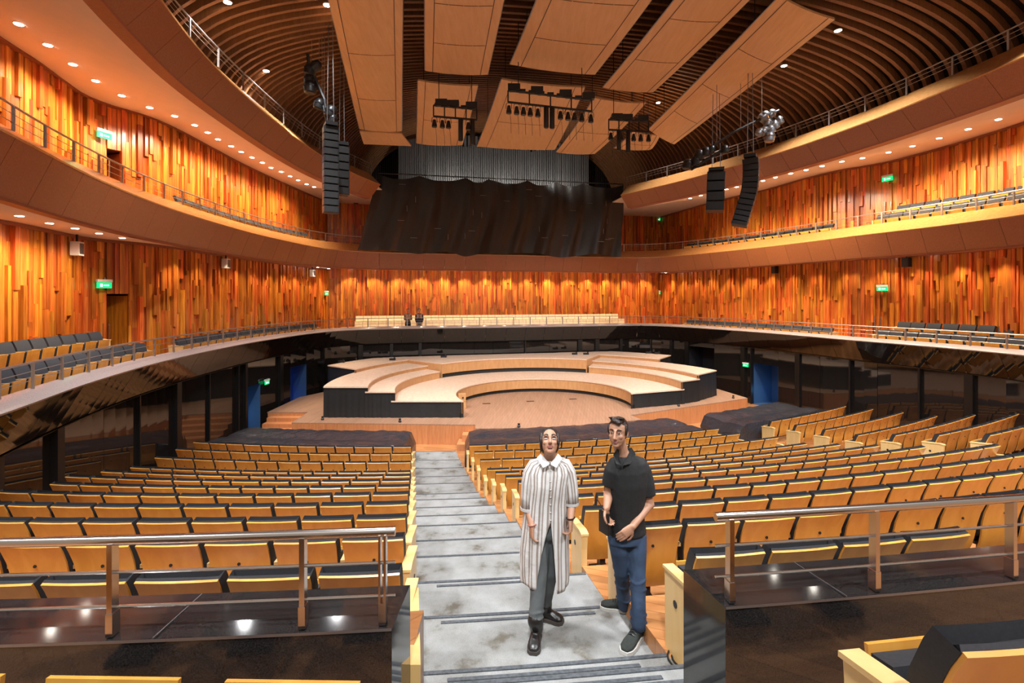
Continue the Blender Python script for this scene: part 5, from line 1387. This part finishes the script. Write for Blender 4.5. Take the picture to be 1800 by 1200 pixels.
for (a, b_) in zip(RG, RG[1:]):
    for k in range(3): yy.append([lerp(a[i], b_[i], k/3) for i in range(4)])
yy.append(list(RG[-1]))
for y, xc, hw, dp in yy:
    xl = 965.5 if y < 906 else interp(y, XL_); xr = 965.5 if y < 906 else interp(y, XR_)
    pl_ = asin(max(-1, min(1, (xl-xc)/hw))); pr_ = asin(max(-1, min(1, (xr-xc)/hw))); r_ = []; u_ = []
    for k in range(nn+1):
        ph = lerp(pr_, 2*pi+pl_, k/nn); wr = 1+(.028*sin(ph*9+1.2*sin(y*.05))+.012*sin(ph*17+y*.03))*min(1, max(0, (y-830)/90))
        c = W(xc, y+(5*sin(ph*2+.5) if y > 1000 else 0)*((y-1000)/22 if y > 1000 else 0), .05)
        r_.append(c+Vector((hw*ZW/900*sin(ph)*wr, -dp*cos(ph)*wr, 0))); u_.append(ph*2.6)
    rows.append(r_); us.append(u_)
cloth_loft(rows, us, 'shirt_dress', wom)
for pts, rs in (([W(950, 811, .05), W(940, 817, .05), W(934, 830, .05), W(931, 848, .05), W(929.5, 870, .045), W(929, 893, .035)], (.030, .052, .062, .063, .062, .062)), ([W(982, 810, .05), W(992, 816, .05), W(998, 829, .05), W(1001, 846, .05), W(1003, 865, .05), W(1004, 884, .045)], (.030, .052, .060, .060, .060, .059))):
    mb = MB(); mb.tube(pts, list(rs), 24, False); rows = [mb.v[i*24:(i+1)*24]+[mb.v[i*24]] for i in range(6)]
    cloth_loft([[Vector(p) for p in r] for r in rows], [[j/24*7 for j in range(25)] for _ in rows], 'sleeve', wom)
for c, r in ((W(929, 890, .036), .067), (W(1004, 881, .046), .063)):
    cu = MB(); ring_loft(cu, [(c, Vector((r, 0, 0)), Vector((0, r, 0))), (c-Vector((0, 0, .022)), Vector((r*.99, 0, 0)), Vector((0, r*.99, 0)))], 24); rel(cu.build('sleeve_cuff', M['linenwhite'], None, True), wom)
for sg, pts in ((-1, [(951, 799), (966, 816), (955, 822), (944, 806)]), (1, [(981, 799), (968, 816), (978, 822), (988, 806)])):
    q = [W(x, y, dz) for (x, y), dz in zip(pts, (-.0, -.075, -.08, -.02))]; co = MB().hexa(q+[p+Vector((0, .012, .006)) for p in q]); rel(co.build('collar', M['linenwhite']), wom)
bn = MB()
for y in range(824, 906, 13): ell(bn, W(965.6, y, .05)+Vector((0, -interp(y, [(812, .075), (828, .112), (850, .132), (880, .126), (910, .132)]), 0)), .006, .004, .006)
rel(bn.build('button_row', M['sole'], None, True), wom)
br = MB(); c = W(935, 921, -.06); br.tube([c+Vector((.032*cos(a*pi/8), .032*sin(a*pi/8), .004*cos(a*pi/8))) for a in range(17)], .005, 6); rel(br.build('bracelet', M['lips']), wom)
br = MB(); c = W(1003, 910, -.045); br.tube([c+Vector((.031*cos(a*pi/8), .031*sin(a*pi/8), .004*cos(a*pi/8))) for a in range(17)], .006, 6); rel(br.build('bracelet', M['blackmetal']), wom)

# ---- man in a black polo shirt, hand in pocket
ZM = 4.15
def Q(x, y, dz=0.0): return px(x, y, ZM+dz)
foot = pf(1108, 1110, 2.68)
man = empty('person', (foot.x, foot.y, FZ), 0, 'person in black polo shirt and blue jeans with one hand in the pocket', 'person')
sk = MB(); hf = Vector((-.42, -.90, .10)); R3 = frame3(hf, Vector((0, 0, 1))); hc = Q(1086, 761, 0)
P = head(sk, hc, R3, 1.0, False)
limb(sk, [hc+R3 @ Vector((0, -.03, -.06)), Q(1092, 793, .05), Q(1098, 808, .06)], [.056, .057, .066])
ax = Vector((.94, .34, 0)); ay = Vector((-.34, .94, 0))     # body turned a little to one side
def tor(rows_): return [(Q(x, y, .05), ax*hw, ay*dp) for y, x, hw, dp in rows_]
ring_loft(sk, tor([(806, 1099, .08, .06), (822, 1104, .17, .10), (860, 1103, .155, .11), (900, 1101, .125, .09), (938, 1102, .12, .08)]))
limb(sk, [Q(1126, 826, .09), Q(1141, 886, .06), Q(1112, 925, -.09)], [.042, .044, .028])
limb(sk, [Q(1082, 826, .01), Q(1070, 866, .02), Q(1066, 893, -.08)], [.042, .043, .028])
limb(sk, [Q(1087, 935, .04), Q(1092, 1003, .04), Q(1097, 1060, .19)], [.062, .040, .036])
limb(sk, [Q(1117, 935, .06), Q(1121, 1010, -.05), Q(1123, 1102, -.14)], [.062, .040, .036])
hand(sk, Q(1111, 926, -.095), Vector((-.75, -.1, -.62)), Vector((-.2, .9, -.25)), .35, 1, 1.0)
hand(sk, Q(1066, 893, -.085), Vector((.05, .1, -1)), Vector((.7, -.6, 0)), .8, 1, .98)
remeshed(sk, .0048, 'body', M['skin'], man, 2)
face_parts(P, hc, R3, 1.0, man, M['hair'], M['skin'], (.0005, 0, .0005), False)
hr = MB(); ell(hr, P(0, -.024, .050), .079, .090, .082, R3); ell(hr, P(0, -.060, .0), .074, .045, .07, R3); ell(hr, P(0, .040, .102), .050, .050, .026, R3); ell(hr, P(-.02, .072, .094), .030, .028, .018, R3)
for sg in (-1, 1): ell(hr, P(sg*.071, .008, .032), .012, .030, .045, R3)
rg = random.Random(4)
for k in range(14): t = rg.uniform(-.05, .05); limb(hr, [P(t, rg.uniform(-.02, .05), .115), P(t+rg.uniform(-.02, .02), rg.uniform(.03, .085), .128)], [.014, .006], 6)
remeshed(hr, .005, 'hair', M['hair'], man, 2)
sh = MB(); ring_loft(sh, tor([(800, 1097, .070, .065), (806, 1100, .115, .085), (813, 1103, .168, .10), (826, 1104, .185, .118), (850, 1104, .176, .128), (880, 1102, .158, .122), (905, 1101, .152, .118), (925, 1102, .160, .124), (936, 1103, .164, .128)]), 28)
sleeve(sh, [Q(1112, 808, .08), Q(1123, 814, .09), Q(1130, 828, .10), Q(1135, 850, .085), Q(1138, 871, .075)], (.045, .062, .072, .072, .070))
sleeve(sh, [Q(1092, 808, .03), Q(1083, 814, .02), Q(1077, 828, .0), Q(1074, 842, .01), Q(1072, 853, .015)], (.045, .062, .070, .069, .066))
remeshed(sh, .008, 'polo_shirt', M['polo'], man, 2)
co = MB()
for q in ([(1084, 791, -.03), (1093, 818, -.10), (1083, 815, -.085), (1078, 800, -.02)], [(1110, 788, .06), (1095, 818, -.10), (1108, 815, -.06), (1117, 799, .05)], [(1084, 791, -.03), (1078, 800, -.02), (1117, 799, .05), (1110, 788, .06)]):
    v = [Q(*a) for a in q]; co.hexa(v+[p+Vector((.004, .014, .004)) for p in v])
rel(co.build('collar', M['polo']), man)
tr = MB(); ring_loft(tr, tor([(918, 1102, .14, .105), (930, 1102, .155, .115), (950, 1102, .165, .12)]), 20)
limb(tr, [Q(1087, 940, .04), Q(1090, 970, .02), Q(1093, 1004, .03), Q(1095, 1035, .12), Q(1097, 1063, .19)], [.092, .080, .062, .057, .056])
limb(tr, [Q(1117, 940, .06), Q(1119, 970, .015), Q(1121, 1010, -.05), Q(1122, 1055, -.10), Q(1123, 1098, -.14)], [.092, .081, .063, .058, .058])
for (x_, y_, dz_) in ((1121, 1018, -.06), (1122, 1034, -.07), (1122, 1078, -.11), (1123, 1090, -.12), (1120, 1000, -.03)):
    tr.tube([Q(x_, y_, dz_)+Vector((.060*cos(a_*pi/6), .060*sin(a_*pi/6), .012*sin(a_*pi/3+x_))) for a_ in range(13)], .011, 6)
for (x_, y_, dz_) in ((1093, 1012, .05), (1094, 1026, .09), (1096, 1050, .16)):
    tr.tube([Q(x_, y_, dz_)+Vector((.058*cos(a_*pi/6), .058*sin(a_*pi/6), .012*sin(a_*pi/3+y_))) for a_ in range(13)], .010, 6)
remeshed(tr, .007, 'jeans', M['bluejean'], man, 2)
heel = pf(1107, 1075, 2.68); toe = pf(1056, 1067, 2.68); footwear('shoe', 'shoe_sole', M['suede'], M['sole'], heel, toe, .105, .10, man)
heel2 = pf(1128, 1112, 2.68); toe2 = pf(1097, 1151, 2.68); footwear('shoe', 'shoe_sole', M['suede'], M['sole'], heel2, toe2, .11, .10, man)
la = MB()
for h_, t_ in ((heel, toe), (heel2, toe2)):
    d = (t_-h_); sd = Vector((d.y, -d.x, 0)).normalized()
    for f_ in (.42, .5, .58): c = h_.lerp(t_, f_); c.z = FZ+.018+.10*(.95-.62*f_); la.tube([c-sd*.025, c+Vector((0, 0, .010)), c+sd*.025], .004, 5)
rel(la.build('laces', M['blackmetal']), man)
nb = MB(); c = Q(1062, 918, -.07); nb.box(c, (.02, .11, .17), .5); nb = nb.build('notebook', M['blackmetal']); tag(nb, 'black folder held at the hip of the person in polo shirt', 'folder')
pn = MB(); pn.tube([Q(1049, 876, -.1), Q(1066, 903, -.1)], .004, 6); pn = pn.build('pencil', M['slat']); tag(pn, 'thin dark stick held in the hand of the person in polo shirt', 'stick')

# ---- two distant people behind the lower gallery ledge
def far_person(X, r, top_col, leg_col, label, fold):
    s_ = RIM.s_at_px(X, r); p, n = RIM.at(s_); p = p+n*r; f = Vector((p.x, p.y, F1)); k = 1.62
    e = empty('person', tuple(f), 0, label, 'person'); fw = Vector((-n.x, -n.y, 0)); rt = Vector((fw.y, -fw.x, 0)); up = Vector((0, 0, 1))
    def G(r_, f_, u_): return f+rt*r_*k*.82+fw*f_*k+up*u_*k
    R3 = frame3(fw, up); b_ = MB(); hc = G(0, .01, .935)
    Pp = head(b_, hc, R3, .95, False)
    limb(b_, [G(0, -.01, .89), G(0, -.01, .82)], [.05, .055])
    ring_loft(b_, [(G(0, 0, .81), rt*.19, fw*.1), (G(0, 0, .70), rt*.16, fw*.11), (G(0, 0, .60), rt*.14, fw*.1), (G(0, 0, .50), rt*.16, fw*.11)])
    A_ = []
    for sg in (-1, 1):
        if fold: pts = [G(sg*.115, 0, .80), G(sg*.14, .04, .63), G(-sg*.02, .12, .66)]
        else: pts = [G(sg*.115, 0, .80), G(sg*.14, -.02, .62), G(sg*.10, .05, .49)]
        A_.append(pts); limb(b_, pts, [.05, .042, .03]); d = pts[2]-pts[1]; hand(b_, pts[2], d, fw, .6, sg)
        limb(b_, [G(sg*.055, 0, .50), G(sg*.06, .01, .27), G(sg*.06, -.01, .05)], [.08, .055, .04])
    remeshed(b_, .009, 'body', M['skin'], e, 2)
    h = MB(); ell(h, Pp(0, -.02, .045), .08, .09, .082, R3); ell(h, Pp(0, -.05, 0), .076, .05, .08, R3); remeshed(h, .01, 'hair', M['hair'], e, 2)
    t = MB(); ring_loft(t, [(G(0, 0, .835), rt*.10, fw*.08), (G(0, 0, .81), rt*.16, fw*.10), (G(0, 0, .70), rt*.15, fw*.11), (G(0, 0, .60), rt*.14, fw*.11), (G(0, 0, .51), rt*.145, fw*.11)], 20)
    for pts in A_: sleeve(t, [pts[0], pts[1], pts[1].lerp(pts[2], .75)], [.065, .055, .046])
    remeshed(t, .014, 'jacket', plain('far_top_%d' % X, top_col, .9, noise=.2, scale=8), e, 2)
    l = MB(); ring_loft(l, [(G(0, 0, .55), rt*.15, fw*.11), (G(0, 0, .46), rt*.165, fw*.12)])
    for sg in (-1, 1): limb(l, [G(sg*.055, 0, .48), G(sg*.06, .01, .27), G(sg*.06, -.01, .05)], [.09, .068, .058])
    remeshed(l, .014, 'trousers', plain('far_leg_%d' % X, leg_col, .9, noise=.2, scale=8), e, 2)
    for sg in (-1, 1):
        fs = MB(); so_ = MB(); shoe(fs, so_, G(sg*.06, -.04, 0), G(sg*.07, .11, 0), F1+.0, .08, .1)
        o = remeshed(fs, .012, 'shoe', M['suede'], e, 1); y = so_.build('shoe_sole', M['bootsole']); y.parent = o
far_person(716, 1.0, (.17, .09, .04), (.015, .015, .017), 'distant person in brown top with folded arms before the choir benches', True)
far_person(739, 1.0, (.015, .018, .035), (.20, .17, .15), 'distant person in dark blue top and pale trousers before the choir benches', False)

# ------------------------------------------------------------------ lift everything so the stalls floor lies at zero height
for o in list(scene.objects):
    if o.parent is None: o.location.z += LIFT
